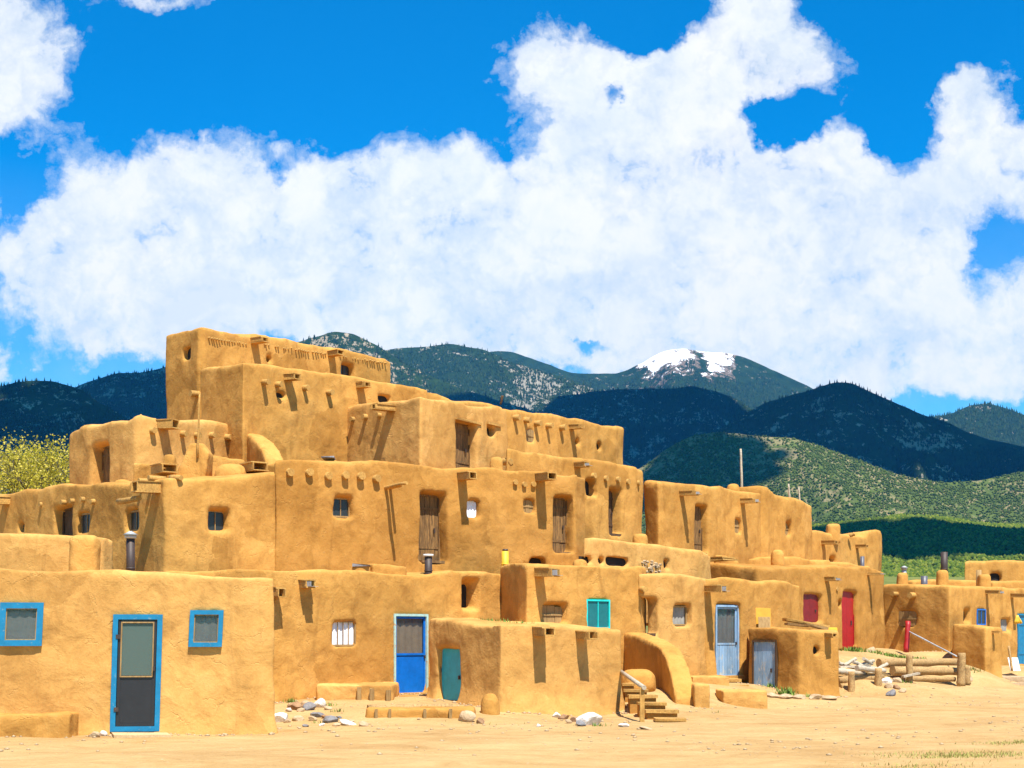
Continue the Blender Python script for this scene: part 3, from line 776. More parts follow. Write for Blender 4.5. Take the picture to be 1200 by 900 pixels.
freewall('adobe_wall', [(752, 36.4, 741), (766, 35.7, 744), (782, 35, 750), (797, 34.2, 759), (804, 33.7, 770), (809, 33.3, 785), (813, 32.9, 800), (817, 32.6, 818)], .5, -.2,
         'curved adobe wall sweeping down beside the wooden stair', 'adobe wall', side=-1)
for i, x in enumerate((421, 436, 455)):
    tag(MB().box(Fr(W(x, 822, 30.93), (1, 0, 0), (0, -1, 0)), -.045, .045, -.05, .02, -.2, .30-.03*i, .01).build('wooden_post', BOARD),
        'short wooden post set against the front of the adobe bench', 'post', 'posts along the bench front')
# ---- stair with rail
st = empty('wooden_stair', (xw(765, 30), 30, 0), 'small wooden stair with a single handrail climbing beside the low shed', 'stair')
steps = [(768, 805, 842, 28.7), (757, 796, 832.5, 29.4), (748, 782, 823.5, 30.1), (737, 771, 815, 30.8), (731, 760, 808, 31.5), (729, 745, 801, 32.3)]
for x0, x1, y, Y in steps:
    z = zw(y, Y); a, b = xw(x0, Y), xw(x1, Y)
    fr = Fr((a, Y, z), (1, .06, 0), (0, -1, 0))
    t = MB().box(fr, 0, b-a, -.45, .0, -.06, 0, .008).build('tread', WOOD, st)
    MB().box(fr, .03, b-a-.03, -.60, -.06, -.40, -.064, .004).build('riser', ADOBE3, st)
MB().box(Fr(W(752.5, 845, 28.6), (1, 0, 0), (0, -1, 0)), -.045, .045, -.05, .05, -.1, .66, .006).build('rail_post', WOOD, st)
MB().tube(W(726, 786, 31.6), W(755, 806, 28.5), .045, .045, 8).build('handrail', GREYLOG, st)
# right flight
st = empty('stone_step', (xw(842, 35), 35, 0), 'two rough low steps between the adobe stub and the rounded low wall', 'steps')
for x0, x1, y, Y in ((833, 849, 828.5, 34.2), (834, 850, 819, 35)):
    fr = Fr(W(x0, y, Y), (1, 0, 0), (0, -1, 0)); MB().box(fr, 0, xw(x1, Y)-xw(x0, Y), -.6, 0, -.3, 0, .015).build('tread', WOOD, st)
st = empty('wooden_step', (xw(858, 37), 37, .3), 'worn plank steps under the faded blue glazed door', 'steps')
for x0, x1, y, Y in ((857, 879, 803, 36.8), (850, 870, 795.5, 38)):
    fr = Fr(W(x0, y, Y), (1, .2, 0), (.2, -1, 0)); MB().box(fr, 0, xw(x1, Y)-xw(x0, Y), -.5, 0, -.08, 0, .012).build('tread', WOOD, st)
    MB().box(fr, .1, .2, -.4, -.05, -.5, -.083).build('support', BOARD, st)
# doorsteps
tag(MB().box(Fr(W(131, 858, 24.6), (1, 0, 0), (.35, -1, 0)), 0, .95, -.05, .52, -.06, -.01, .006).build('doorstep', wood_mat('pale_step_board', (.5, .33, .14), (.72, .52, .28), (1, 1, 1))),
    'flat plank step lying before the black screen door', 'doorstep')
tag(MB().box(Fr(W(461, 815, 32.4), (1, .1, 0), (.1, -1, 0)), 0, .85, -.5, .3, -.15, 0, .02).build('doorstep', ADOBE3), 'thin earthen doorstep beneath the cobalt blue door', 'doorstep')
tag(MB().box(Fr(W(992, 760, 49.2), (.8, .5, 0), (.5, -.8, 0)), 0, 1.35, -.6, .1, -.15, 0, .02).build('doorstep', WOOD), 'weathered plank step beneath the red door', 'doorstep')

# ---- logs
def logo(x0, y0, Y0, x1, y1, Y1, r, label, mat=None, name='log', cat='log', group=None, r1=None):
    o = MB().tube(W(x0, y0, Y0), W(x1, y1, Y1), r, r1 or r*.88, 14, wob=r*.12, seg=8).build(name, mat or LOG)
    return tag(o, label, cat, group)
logo(431, 831, 28.3, 530, 829, 28.9, .085, 'long log edging the terrace before the cobalt door')
for k, x in enumerate((441, 457, 498, 528)):
    tag(MB().box(Fr(W(x, 849, 28.02), (1, 0, 0), (0, -1, 0)), -.028, .028, -.06, .03, -.1, .30, .006).build('wooden_post', BOARD), 'short stake holding the terrace log', 'post', 'stakes before the terrace log')
adobe_box('adobe_kerb', 429, 556, 28.05, 28.8, -.2, .30, 'earth kerb packed under the long terrace log', 'kerb', ADOBE3)
cr = 'logs of the crib below the red door'
for i, (x0, y0, x1, y1, r, m) in enumerate([(982, 813, 1034, 812, .12, LOG), (984, 805, 1036, 803, .10, LOG), (981, 797, 1034, 793, .12, LOG), (980, 786, 1012, 789, .09, GREYLOG), (1004, 783, 1037, 786, .08, GREYLOG)]):
    logo(x0, y0, 41.2-.1*(i % 2), x1, y1, 41.8, r, 'round log stacked in the crib below the red door', m, group=cr)
logo(1030, 777, 43.6, 1121, 776, 45.2, .125, 'topmost long log of the bank retaining wall')
logo(1046, 786, 43.6, 1122, 787, 45.0, .14, 'middle long log of the bank retaining wall')
logo(1058, 795, 43.4, 1118, 796, 44.8, .09, 'lowest long log of the bank retaining wall')
def post(x, y0, y1, Y, r, label, g=None): logo(x, y1+3, Y, x+random.uniform(-1, 1), y0, Y, r, label, LOG, 'wooden_post', 'post', g)
post(998, 787, 819, 40.8, .10, 'left leaning post of the log crib'); post(1030, 783, 819, 41, .11, 'right post of the log crib beside the pale stones')
post(1066, 767, 800, 43.0, .10, 'upright post in the middle of the long retaining logs'); post(1126, 765, 801, 44.6, .13, 'thick upright post at the right end of the long logs')
post(1133, 781, 799, 45.3, .12, 'knobbly stump beside the thick end post')
logo(1062, 764, 49.5, 1064, 728, 49.7, .095, 'red painted pole leaning beside the boarded window', RED, 'red_pole', 'pole')
logo(1065, 740, 49.6, 1121, 769, 46, .026, 'thin grey metal rail slanting down from the red pole', TIN, 'metal_rail', 'rail')
for x0, y0, x1, y1 in ((989, 780, 1003, 772), (1000, 776, 1030, 785), (1012, 772, 1022, 778), (983, 777, 1001, 783), (1018, 790, 1040, 778), (1006, 781, 1024, 774)):
    logo(x0, y0, 42, x1, y1, 42.3, .055, 'loose bleached branch tossed on top of the log crib', GREYLOG, 'branch', 'branch', 'branches on the crib')
for k, (x, y, wd, an) in enumerate(((984, 782, .9, .1), (1010, 789, .8, -.15), (1022, 800, .6, .2), (1046, 800, .7, -.3), (1058, 793, .5, .35))):
    fr = Fr(W(x, y, 41.6+.3*k), Vector((math.cos(an), .1, math.sin(an)*.5)).normalized(), Vector((.1, -1, 0)).normalized())
    tag(MB().box(fr, 0, wd, -.12, .1, -.02, .03, .012).build('plank', BOARD if k % 2 else GREYLOG), 'loose split board lying among the crib logs', 'plank', 'boards among the crib logs')
# roof boards on the corner shed
for k, (x0, y0, x1, y1, Y) in enumerate(((921, 722, 972, 731, 38.4), (922, 727, 950, 730, 38.2), (944, 728, 970, 734, 38.1))):
    a, b = W(x0, y0+4, Y), W(x1, y1+3, Y-.3); d = (b-a)
    fr = Fr(a, d.normalized(), Vector((0, -1, 0)))
    tag(MB().box(fr, 0, d.length, -.5+.1*k, .1, -.03, .03, .012).build('plank', BOARD if k else WOOD),
        ['longest warped plank lying over the corner shed roof', 'short plank tucked under the warped one on the shed', 'plank piece at the right of the shed roof'][k], 'plank')
tag(MB().box(Fr(W(886, 735, 38.75), (1, .2, 0), (0, -1, 0), Vector((0, .15, 1)).normalized()), 0, .42, -.02, .02, 0, .52, .008).build('board_panel', ORANGEP), 'orange yellow board propped on the corner shed roof', 'board')
tag(MB().box(Fr(W(889, 737, 38.55), (1, .2, 0), (0, -1, 0), Vector((0, .3, 1)).normalized()), 0, .33, -.02, .02, 0, .33, .008).build('board_panel', BOARD), 'small tan board leaning before the orange yellow one', 'board')
tag(MB().box(Fr(W(970, 741, 37.8), (1, .2, 0), (0, -1, 0)), 0, .24, -.1, .1, 0, .13, .01).build('wooden_box', YELLOW), 'small yellow box at the corner of the shed roof', 'box')
# things right edge
tag(MB().box(Fr(W(1184, 786, 52), (1, .3, 0), (0, -1, 0), Vector((-.1, .35, 1)).normalized()), 0, .4, -.02, .02, 0, .5, .006).build('white_board', WHITEP), 'white board leaning by the blue door at the right edge', 'board')
logo(1186, 786, 51.5, 1182, 757, 51.7, .045, 'thin crooked stick standing beside the white board', LOG, 'stick', 'stick')
tag(MB().box(Fr(W(1174, 797, 50.9), (1, .2, 0), (0, -1, 0)), 0, .9, -.8, .1, -.3, .12, .03).build('stone_step', STONE['tan']), 'wide flat stone step right of the windowless shed', 'steps')
tag(MB().box(Fr(W(1178, 802, 49.2), (1, .05, 0), (0, -1, 0)), 0, 1.4, -.7, .1, -.2, .03, .03).build('stone_slab', STONE['tan']), 'flat slab lying on the ground at the right edge', 'slab')
cn = empty('corn_bunch', W(1192, 730, 55), 'bunch of yellow corn hanging beside the blue door at the right edge', 'corn')
for k in range(5):
    a = W(1192, 724, 55.3)+Vector((0, 0, .1)); MB().tube(a, a+Vector((random.uniform(-.16, .16), -.03, -.32)), .035, .05, 8, wob=.004, seg=3).build('cob', YELLOW, cn)

# ------------------------------------------------------------------ ground
GC = [(200, 24.7, .0), (60, 24.5, 0), (340, 26.5, 0), (345, 30, .28), (400, 32, .40), (480, 32.6, .42), (550, 33, .35), (470, 29.3, .30), (440, 28.9, .26), (520, 29.6, .28), (480, 27.3, 0), (420, 27.5, 0), (590, 28.4, 0), (560, 30.0, .14), (512, 31.4, .36), (530, 30.6, .33),
      (700, 30, 0), (735, 32.8, .5), (760, 34.5, .6), (790, 34.3, .35), (795, 32.4, .05), (830, 36.3, .55), (850, 37.5, .55), (868, 38.5, .45), (885, 37.4, .34), (915, 36.4, .28), (945, 36.2, .2), (980, 36.9, .12), (1000, 39, 0), (870, 34.4, 0.02), (930, 34.8, 0), (975, 35.4, 0),
      (1010, 42.9, .85), (1040, 44.6, .85), (1000, 47.5, 1.3), (960, 46, 1.2), (1030, 51, 1.35), (1045, 46.2, 1.0), (1075, 46.6, 1.0), (1105, 47.4, .9), (1080, 49, 1.1), (1090, 53, 1.2), (1064, 43.0, .2), (1095, 44.0, .15), (1130, 45.2, .1), (1040, 42.6, .2), (1165, 48.5, 0), (1120, 50.5, .6), (1200, 54, .6), (880, 44, .6), (1050, 56, 1.4), (1200, 49, 0)]
GX = np.array([[xw(p, Y), Y, z] for p, Y, z in GC])
def ground_z(x, y):
    x = np.asarray(x, float); y = np.asarray(y, float)
    z = np.zeros_like(x); ws = np.full_like(x, .06)
    m = (y > 20) & (y < 70) & (abs(x) < 60)
    for gx, gy, gz in GX:
        w = np.where(m, np.exp(-((x-gx)**2+(y-gy)**2)/(2*.8**2)), 0); z = z+w*gz; ws = ws+w
    z = z/ws
    near = np.clip(1-(y-60)/60, 0, 1)
    z = z+(fbm(x*.35, y*.35, 3, 5)-.5)*.10*near+(fbm(x*1.7, y*1.7, 4, 9)-.5)*.05*near
    far = np.clip(y-80, 0, None)
    z = z+far*.044*np.clip(far/400, 0, 1)+(fbm(x/160., y/160., 4, 3)-.5)*14*np.clip((y-150)/600, 0, 1)
    return z
def grid_mesh(name, X, Y, Z, mat, smooth=True):
    r, c = X.shape
    v = np.stack([X, Y, Z], -1).reshape(-1, 3).astype('f')
    i = np.arange(r*c).reshape(r, c)
    q = np.stack([i[:-1, :-1], i[:-1, 1:], i[1:, 1:], i[1:, :-1]], -1).reshape(-1)
    me = bpy.data.meshes.new(name); nf = (r-1)*(c-1)
    me.vertices.add(len(v)); me.vertices.foreach_set('co', v.ravel())
    me.loops.add(nf*4); me.loops.foreach_set('vertex_index', q.astype('i'))
    me.polygons.add(nf); me.polygons.foreach_set('loop_start', np.arange(0, nf*4, 4, dtype='i')); me.polygons.foreach_set('loop_total', np.full(nf, 4, 'i'))
    me.polygons.foreach_set('use_smooth', np.full(nf, smooth)); me.update(calc_edges=True); me.validate()
    me.materials.append(mat); o = bpy.data.objects.new(name, me); col.objects.link(o); return o
def axis(lo, a, b, hi, step, g=1.12):
    mid = list(np.arange(a, b, step)); up = []; s = step; v = b
    while v < hi: up.append(v); s *= g; v += s
    up.append(hi); dn = []; s = step; v = a-step
    while v > lo: dn.append(v); s *= g; v -= s
    dn.append(lo); return np.array(dn[::-1]+mid+up)
m, nt, b = newmat('packed_dirt')
pos = nt.nodes.new('ShaderNodeNewGeometry').outputs['Position']
n1 = noise(nt, pos, .35, 7, .65, .4); n2 = noise(nt, scaled(nt, pos, (.8, 1.3, 1)), 1.1, 6, .65, .8); n3 = noise(nt, pos, 18, 5, .75)
c = ramp(nt, n1, [(.3, (.35, .20, .07)), (.5, (.47, .293, .115)), (.75, (.55, .365, .165))])
c = mix(nt, .45, c, ramp(nt, n2, [(.3, (.32, .18, .065)), (.7, (.56, .38, .18))]))
c = mix(nt, .5, c, ramp(nt, n3, [(.25, (.66, .62, .57)), (.5, (1, 1, 1)), (.8, (1.2, 1.2, 1.2))]), 'MULTIPLY')
vor = nd(nt, 'ShaderNodeTexVoronoi', Scale=7.0); nt.links.new(pos, vor.inputs['Vector'])
pb = ramp(nt, vor.outputs['Distance'], [(.10, 1.0), (.16, 0.0)])
pb = math_(nt, 'MULTIPLY', pb, ramp(nt, noise(nt, pos, .9, 4), [(.52, 0.0), (.66, 1.0)]))
c = mix(nt, math_(nt, 'MULTIPLY', pb, .7), c, (.66, .54, .38))
# greener far away beyond the pueblo
sx = nd(nt, 'ShaderNodeSeparateXYZ'); nt.links.new(pos, sx.inputs[0])
farf = math_(nt, 'MULTIPLY', math_(nt, 'SUBTRACT', sx.outputs['Y'], 90.0), .006); farf = math_(nt, 'MINIMUM', math_(nt, 'MAXIMUM', farf, 0.0), 1.0)
c = mix(nt, farf, c, ramp(nt, noise(nt, pos, .03, 6, .7), [(.3, (.07, .10, .02)), (.7, (.22, .22, .06))]))
nt.links.new(c, b.inputs['Base Color']); b.inputs['Roughness'].default_value = 1.0; b.inputs['Specular IOR Level'].default_value = .08
p = bump(nt, None, n2, .6, .10); dents = nd(nt, 'ShaderNodeTexVoronoi', Scale=2.6, Detail=2.0); nt.links.new(pos, dents.inputs['Vector']); p = bump(nt, None, dents.outputs['Distance'], .5, .05, p); p = bump(nt, None, n3, .7, .03, p); bump(nt, b, pb, .5, .02, p)
DIRT = m
xs = axis(-9000, -14, 24, 9000, .17, 1.11); ys = axis(-400, 19, 58, 9000, .17, 1.10)
XX, YY = np.meshgrid(xs, ys)
tag(grid_mesh('ground', XX, YY, ground_z(XX, YY), DIRT), kind='structure')

def gz1(x, y): return float(ground_z(np.array([x]), np.array([y]))[0])

# ------------------------------------------------------------------ stones
def rock(px, py, wpx, hpx, c, label, group=None, seed=None, name='rock', flat=1.0, Y=None):
    """stone whose foot is seen at pixel px,py"""
    if Y is None:
        Y = EYE*F_PX/(py-HY)
        for _ in range(12):
            z = gz1(xw(px, Y), Y); Y = .5*Y+.5*(EYE-z)*F_PX/(py-HY)
    x = xw(px, Y); z = gz1(x, Y)
    rx = wpx*Y/F_PX/2; rz = hpx*Y/F_PX/2
    rr = random.Random(seed if seed is not None else int(px*31+py))
    bm = bmesh.new(); bmesh.ops.create_icosphere(bm, subdivisions=3, radius=1)
    dirs = [(Vector((rr.gauss(0, 1), rr.gauss(0, 1), rr.gauss(0, 1))).normalized(), rr.uniform(.55, .9)) for _ in range(11)]
    for v in bm.verts:
        for d, k in dirs:
            t = v.co.dot(d)
            if t > k: v.co -= d*(t-k)
        v.co *= 1+rr.uniform(-.012, .012)
    bmesh.ops.scale(bm, vec=(rx*1.15, rx*.95, rz*1.2), verts=bm.verts)
    bmesh.ops.rotate(bm, cent=(0, 0, 0), matrix=Matrix.Rotation(rr.uniform(-.4, .4), 3, 'Y') @ Matrix.Rotation(rr.uniform(-.5, .5), 3, 'Z'), verts=bm.verts)
    me = bpy.data.meshes.new(name); bm.to_mesh(me); bm.free(); me.materials.append(STONE[c])
    o = bpy.data.objects.new(name, me); col.objects.link(o); o.location = (x, Y+rx*.6, z+rz*.62)
    return tag(o, label, 'rock', group)
g = 'stones of the heap beside the foreground house corner'
heap = [(330, 818, 9, 6, 'rust'), (338, 819, 8, 7, 'tan'), (346, 818, 9, 7, 'white'), (364, 824, 9, 6, 'tan'), (348, 823, 8, 6, 'grey'), (338, 834, 8, 6, 'white'), (352, 834, 9, 6, 'tan'), (381, 842, 9, 5, 'rust'), (394, 851, 9, 5, 'tan'), (412, 846, 8, 4, 'tan'), (358, 852, 8, 4, 'grey'), (336, 847, 9, 5, 'tan'), (376, 851, 8, 4, 'white'), (397, 842, 7, 4, 'grey'), (352, 822, 26, 17, 'grey'), (333, 827, 15, 13, 'grey'), (356, 809, 12, 9, 'white'), (373, 829, 16, 12, 'white'), (328, 838, 20, 13, 'white'), (345, 838, 16, 11, 'rust'), (362, 837, 14, 11, 'grey'), (348, 845, 14, 8, 'tan'),
        (385, 847, 20, 9, 'grey'), (372, 841, 16, 9, 'grey'), (406, 850, 22, 7, 'white'), (425, 851, 13, 7, 'tan'), (366, 818, 10, 8, 'rust'), (342, 830, 12, 8, 'tan'), (358, 828, 12, 8, 'tan'), (366, 845, 10, 7, 'tan'), (384, 836, 10, 5, 'tan'), (355, 831, 9, 7, 'rust')]
for x, y, w, h, c in heap:
    rock(x, y, w, h, c, {'tan': 'small tan stone in the heap beside the foreground house corner', 'grey': 'dark grey stone in the heap beside the foreground house corner', 'white': 'pale stone in the heap beside the foreground house corner', 'rust': 'rusty brown stone in the heap beside the foreground house corner'}[c], g+' ('+c+')')
rock(110, 864, 15, 8, 'tan', 'flat tan stone beside the blue door frame'); rock(120, 862.5, 9, 7, 'white', 'small white stone beside the blue door frame')
lump('boulder', None, 561, 587, 813, 840, 28.8, dep=.5, e=(.75, .9), taper=.2, label='big rounded mud coloured boulder leaning on the low shed', cat='boulder', vox=.035)
rock(547, 846, 22, 15, 'tan', 'rough tan rock between the terrace kerb and the boulder'); rock(562, 848, 10, 8, 'rust', 'small brown rock below the rounded boulder')
rock(691, 850, 34, 19, 'white', 'large flat white slab of stone before the low shed', seed=5)
g2 = 'rubble stones before the low shed'
for x, y, w, h, c in ((652, 841, 9, 8, 'white'), (661, 843, 14, 8, 'rust'), (671, 836, 10, 9, 'tan'), (675, 846, 12, 8, 'rust'), (681, 851, 12, 7, 'grey'), (667, 848, 9, 6, 'tan')):
    rock(x, y, w, h, c, 'broken rubble stone piled left of the large white slab', g2)
rock(631, 852, 5, 5, 'white', 'lone white pebble before the spouted shed'); rock(731, 852, 12, 5, 'white', 'flat pale stone left of the stair foot'); rock(757, 855, 15, 4, 'tan', 'thin tan flake of stone at the stair foot')
g3 = 'stones between the log crib and the long logs'
for x, y, w, h, c in ((1040, 800, 12, 9, 'white'), (1046, 806, 13, 9, 'grey'), (1052, 800, 11, 8, 'tan'), (1058, 806, 9, 7, 'tan'), (1043, 812, 12, 7, 'tan'), (1052, 812, 9, 6, 'rust'), (1038, 790, 9, 7, 'white'), (1048, 792, 10, 8, 'rust'), (1136, 800, 9, 8, 'tan')):
    rock(x, y, w, h, c, 'loose stone lying beside the logs of the bank', g3)
rock(1022, 758, 12, 13, 'tan', 'upright triangular stone beside the red door', Y=49.5)
for x, y, w in ((905, 824, 18), (921, 823, 20), (938, 823, 17), (955, 822, 16), (972, 821, 18), (890, 824, 12)):
    rock(x, y, w, 7, 'tan', 'flat edging stone below the corner shed', 'edging stones below the corner shed', Y=35.6)
tag(MB().box(Fr(W(929, 829, 35), (1, .1, 0), (0, -1, 0)), 0, .42, -.3, .05, -.05, .05, .01).build('plank', WOOD), 'short board on the dirt before the corner shed', 'plank')
def scatter_stuff(name, pts, size, mat, flat=.6):
    ico = np.array([(0, 0, 1), (.9, 0, .2), (.3, .85, .2), (-.7, .5, .2), (-.7, -.5, .2), (.3, -.85, .2), (0, 0, -.4)])
    fc = np.array([(0, 1, 2), (0, 2, 3), (0, 3, 4), (0, 4, 5), (0, 5, 1), (6, 2, 1), (6, 3, 2), (6, 4, 3), (6, 5, 4), (6, 1, 5)])
    return island_mesh(name, ico, fc, pts, size, mat, flat)
def island_mesh(name, base, fc, pts, size, mat, zs=1.0, jit=.25, wide=1.0):
    n = len(pts); k = len(base)
    a = np.random.rand(n)*6.283; ca, sa = np.cos(a)[:, None], np.sin(a)[:, None]
    bx = base[None, :, 0]*(1+(np.random.rand(n, k)-.5)*2*jit)*wide; by = base[None, :, 1]*(1+(np.random.rand(n, k)-.5)*2*jit)*wide; bz = base[None, :, 2]*zs*(1+(np.random.rand(n, k)-.5)*jit)
    s = size[:, None]
    v = np.stack([(bx*ca-by*sa)*s+pts[:, 0:1], (bx*sa+by*ca)*s+pts[:, 1:2], bz*s+pts[:, 2:3]], -1).reshape(-1, 3).astype('f')
    f = (fc[None]+(np.arange(n)*k)[:, None, None]).reshape(-1).astype('i')
    me = bpy.data.meshes.new(name); nf = n*len(fc); q = fc.shape[1]
    me.vertices.add(len(v)); me.vertices.foreach_set('co', v.ravel()); me.loops.add(nf*q); me.loops.foreach_set('vertex_index', f)
    me.polygons.add(nf); me.polygons.foreach_set('loop_start', np.arange(0, nf*q, q, dtype='i')); me.polygons.foreach_set('loop_total', np.full(nf, q, 'i'))
    me.update(calc_edges=True); me.materials.append(mat)
    o = bpy.data.objects.new(name, me); col.objects.link(o); return o
# pebbles
P = []
while len(P) < 2600:
    px = random.uniform(-20, 1220); Y = random.uniform(20.5, 47); x = xw(px, Y)
    if vnoise(np.array([x*.5]), np.array([Y*.5]), 8)[0] < random.uniform(.2, 1.0): continue
    P.append((x, Y))
P = np.array(P); Z = ground_z(P[:, 0], P[:, 1])
tag(scatter_stuff('gravel', np.column_stack([P, Z]), np.random.rand(len(P))**3*.045+.010, STONE['tan']), 'fine pebbles strewn over the plaza dirt', 'gravel', kind='stuff')

C = []
for B_ in (A, Bh, Cs, Gs, Js, Fh, Ih, Eh):
    for i in range(len(B_.P)-1):
        p, q = B_.P[i], B_.P[i+1]; d = (q-p).normalized(); nn_ = Vector((d.y, -d.x))
        for _ in range(int((q-p).length*28)):
            t = p.lerp(q, random.random())+nn_*(abs(random.gauss(0, .22))+.04); C.append((t.x, t.y))
C = np.array(C)
tag(scatter_stuff('gravel', np.column_stack([C, ground_z(C[:, 0], C[:, 1])]), np.random.rand(len(C))**2.5*.05+.012, STONE['tan']), 'crumbs of fallen plaster along the wall feet', 'gravel', kind='stuff')
# grass tufts
def grassmat(name, c1, c2):
    m, nt, b = newmat(name)
    ri = nt.nodes.new('ShaderNodeNewGeometry').outputs['Random Per Island']
    nt.links.new(ramp(nt, ri, [(0, c1), (1, c2)]), b.inputs['Base Color']); b.inputs['Roughness'].default_value = .8
    return m
GR = grassmat('weed_green', (.06, .14, .01), (.22, .30, .04)); GRY = grassmat('dry_grass', (.20, .22, .03), (.42, .36, .10))
blade = np.array([(-.12, 0, 0), (.12, 0, 0), (.06, .22, .6), (.0, .45, 1.0)]); bf = np.array([(0, 1, 2, 3)])
def tufts(name, spots, label, mat=GR):
    pts = []; sz = []
    for px, py, Y, rp, n, h, z in spots:
        for _ in range(n):
            x = xw(px+random.gauss(0, rp), Y); y = Y+random.gauss(0, rp*.25*Y/F_PX*2)
            zz = gz1(x, y) if z is None else z
            pts.append((x, y, zz-.01)); sz.append(h*random.uniform(.5, 1.2))
    return tag(island_mesh(name, blade, bf, np.array(pts), np.array(sz), mat), label, 'weeds', kind='stuff')
def gy(py, z=0): return (EYE-z)*F_PX/(py-HY)
tufts('weeds', [(326, 845, gy(845, .05), 4, 60, .14, None), (341, 828, gy(828, .2), 3, 40, .10, None), (396, 846, gy(846), 4, 30, .09, None), (385, 838, 29.8, 6, 40, .08, None), (372, 850, gy(850), 5, 20, .07, None),
    (922, 826, 36.2, 5, 140, .20, None), (903, 822, 37.5, 4, 40, .12, None), (950, 827, 36, 3, 30, .10, None), (985, 822, 38, 3, 20, .10, None), (1056, 800, 42.5, 6, 40, .12, None), (1000, 760, 47.5, 6, 160, .16, None), (1040, 763, 47.6, 14, 260, .14, None), (1065, 764, 47.8, 10, 160, .12, None),
    (1138, 800, 46.5, 5, 60, .12, None), (560, 850, gy(850), 30, 30, .05, None), (702, 852, gy(852), 5, 30, .08, None), (840, 838, gy(838), 2, 12, .08, None)], 'green weeds sprouting along the wall feet')
tufts('weeds', [(1130, 885, gy(885), 45, 1500, .05, None), (1190, 872, gy(872), 25, 500, .05, None), (1080, 896, gy(896), 40, 300, .05, None)], 'low yellow green grass patches in the lower right corner', GRY)
tufts('weeds', [(565, 727, 32.5, 18, 150, .10, 2.0), (600, 728, 32.5, 12, 50, .08, 1.98)], 'green weeds growing on the low shed roof')

# ------------------------------------------------------------------ mountains
def mount_mat(name, tree1, tree2, soil1, soil2, cov, sc, snow=None):
    m, nt, b = newmat(name)
    pos = nt.nodes.new('ShaderNodeNewGeometry').outputs['Position']
    big = noise(nt, pos, .0022*sc, 5, .6, .5); fine = noise(nt, pos, .035*sc, 5, .75); mid = noise(nt, pos, .009*sc, 5, .7, .6)
    tr = ramp(nt, noise(nt, pos, .02*sc, 4, .7), [(.3, tree1), (.7, tree2)])
    so = ramp(nt, fine, [(.3, soil1), (.7, soil2)])
    f = math_(nt, 'ADD', math_(nt, 'MULTIPLY', fine, .45), math_(nt, 'ADD', math_(nt, 'MULTIPLY', mid, .35), math_(nt, 'MULTIPLY', big, .3)))
    k = ramp(nt, f, [(cov, 0.0), (cov+.03, 1.0)])
    c = mix(nt, k, tr, so)
    if snow:
        s = nd(nt, 'ShaderNodeSeparateXYZ'); nt.links.new(pos, s.inputs[0])
        z0, xs_ = snow
        xj = math_(nt, 'ADD', s.outputs['X'], math_(nt, 'MULTIPLY', math_(nt, 'SUBTRACT', mid, .5), 420.0))
        hz = math_(nt, 'DIVIDE', math_(nt, 'SUBTRACT', s.outputs['Z'], z0), 110.0)
        hz = math_(nt, 'MULTIPLY', math_(nt, 'MINIMUM', math_(nt, 'MAXIMUM', hz, -3.0), .6), .45)
        hz = math_(nt, 'ADD', hz, math_(nt, 'MULTIPLY', math_(nt, 'SUBTRACT', mid, .5), 2.4))
        hz = math_(nt, 'ADD', hz, math_(nt, 'MULTIPLY', math_(nt, 'SUBTRACT', fine, .5), 2.0))
        # two snow fields either side of a wooded rib
        def bump_x(cx, wd):
            d = math_(nt, 'DIVIDE', math_(nt, 'SUBTRACT', xj, cx), wd); d = math_(nt, 'MULTIPLY', d, d)
            return math_(nt, 'SUBTRACT', 1.0, d)
        bx = math_(nt, 'MAXIMUM', bump_x(xs_[0], xs_[1]), bump_x(xs_[2], xs_[3]))
        bx = math_(nt, 'MINIMUM', math_(nt, 'MAXIMUM', bx, -2.0), .6)
        sn = math_(nt, 'ADD', hz, math_(nt, 'MULTIPLY', bx, 1.2))
        sm = ramp(nt, sn, [(.74, 0.0), (.83, 1.0)])
        bald = ramp(nt, sn, [(.40, 0.0), (.55, 1.0)])
        c = mix(nt, bald, c, (.16, .12, .09))
        c = mix(nt, sm, c, (.82, .84, .88))
    nt.links.new(c, b.inputs['Base Color']); b.inputs['Roughness'].default_value = 1; b.inputs['Specular IOR Level'].default_value = .05
    bump(nt, b, fine, .8, 8.0/sc)
    return m
DG1, DG2 = (.008, .022, .012), (.022, .045, .018)
MF = mount_mat('fir_mountainside', DG1, DG2, (.17, .15, .12), (.30, .27, .21), .58, 1.0)
MR = mount_mat('rocky_mountainside', DG1, (.025, .05, .018), (.20, .15, .10), (.34, .27, .19), .582, 1.2)
MS = mount_mat('snowy_mountainside', DG1, DG2, (.10, .09, .07), (.26, .22, .17), .615, .8, (1452, (850, 175, 1135, 100)))
MH = mount_mat('juniper_foothill', (.05, .075, .018), (.10, .13, .03), (.13, .13, .045), (.27, .21, .11), .56, 2.0)
MP = mount_mat('sage_flat', (.07, .11, .02), (.13, .17, .03), (.20, .20, .06), (.30, .26, .10), .56, 3.0)
ZF = 0
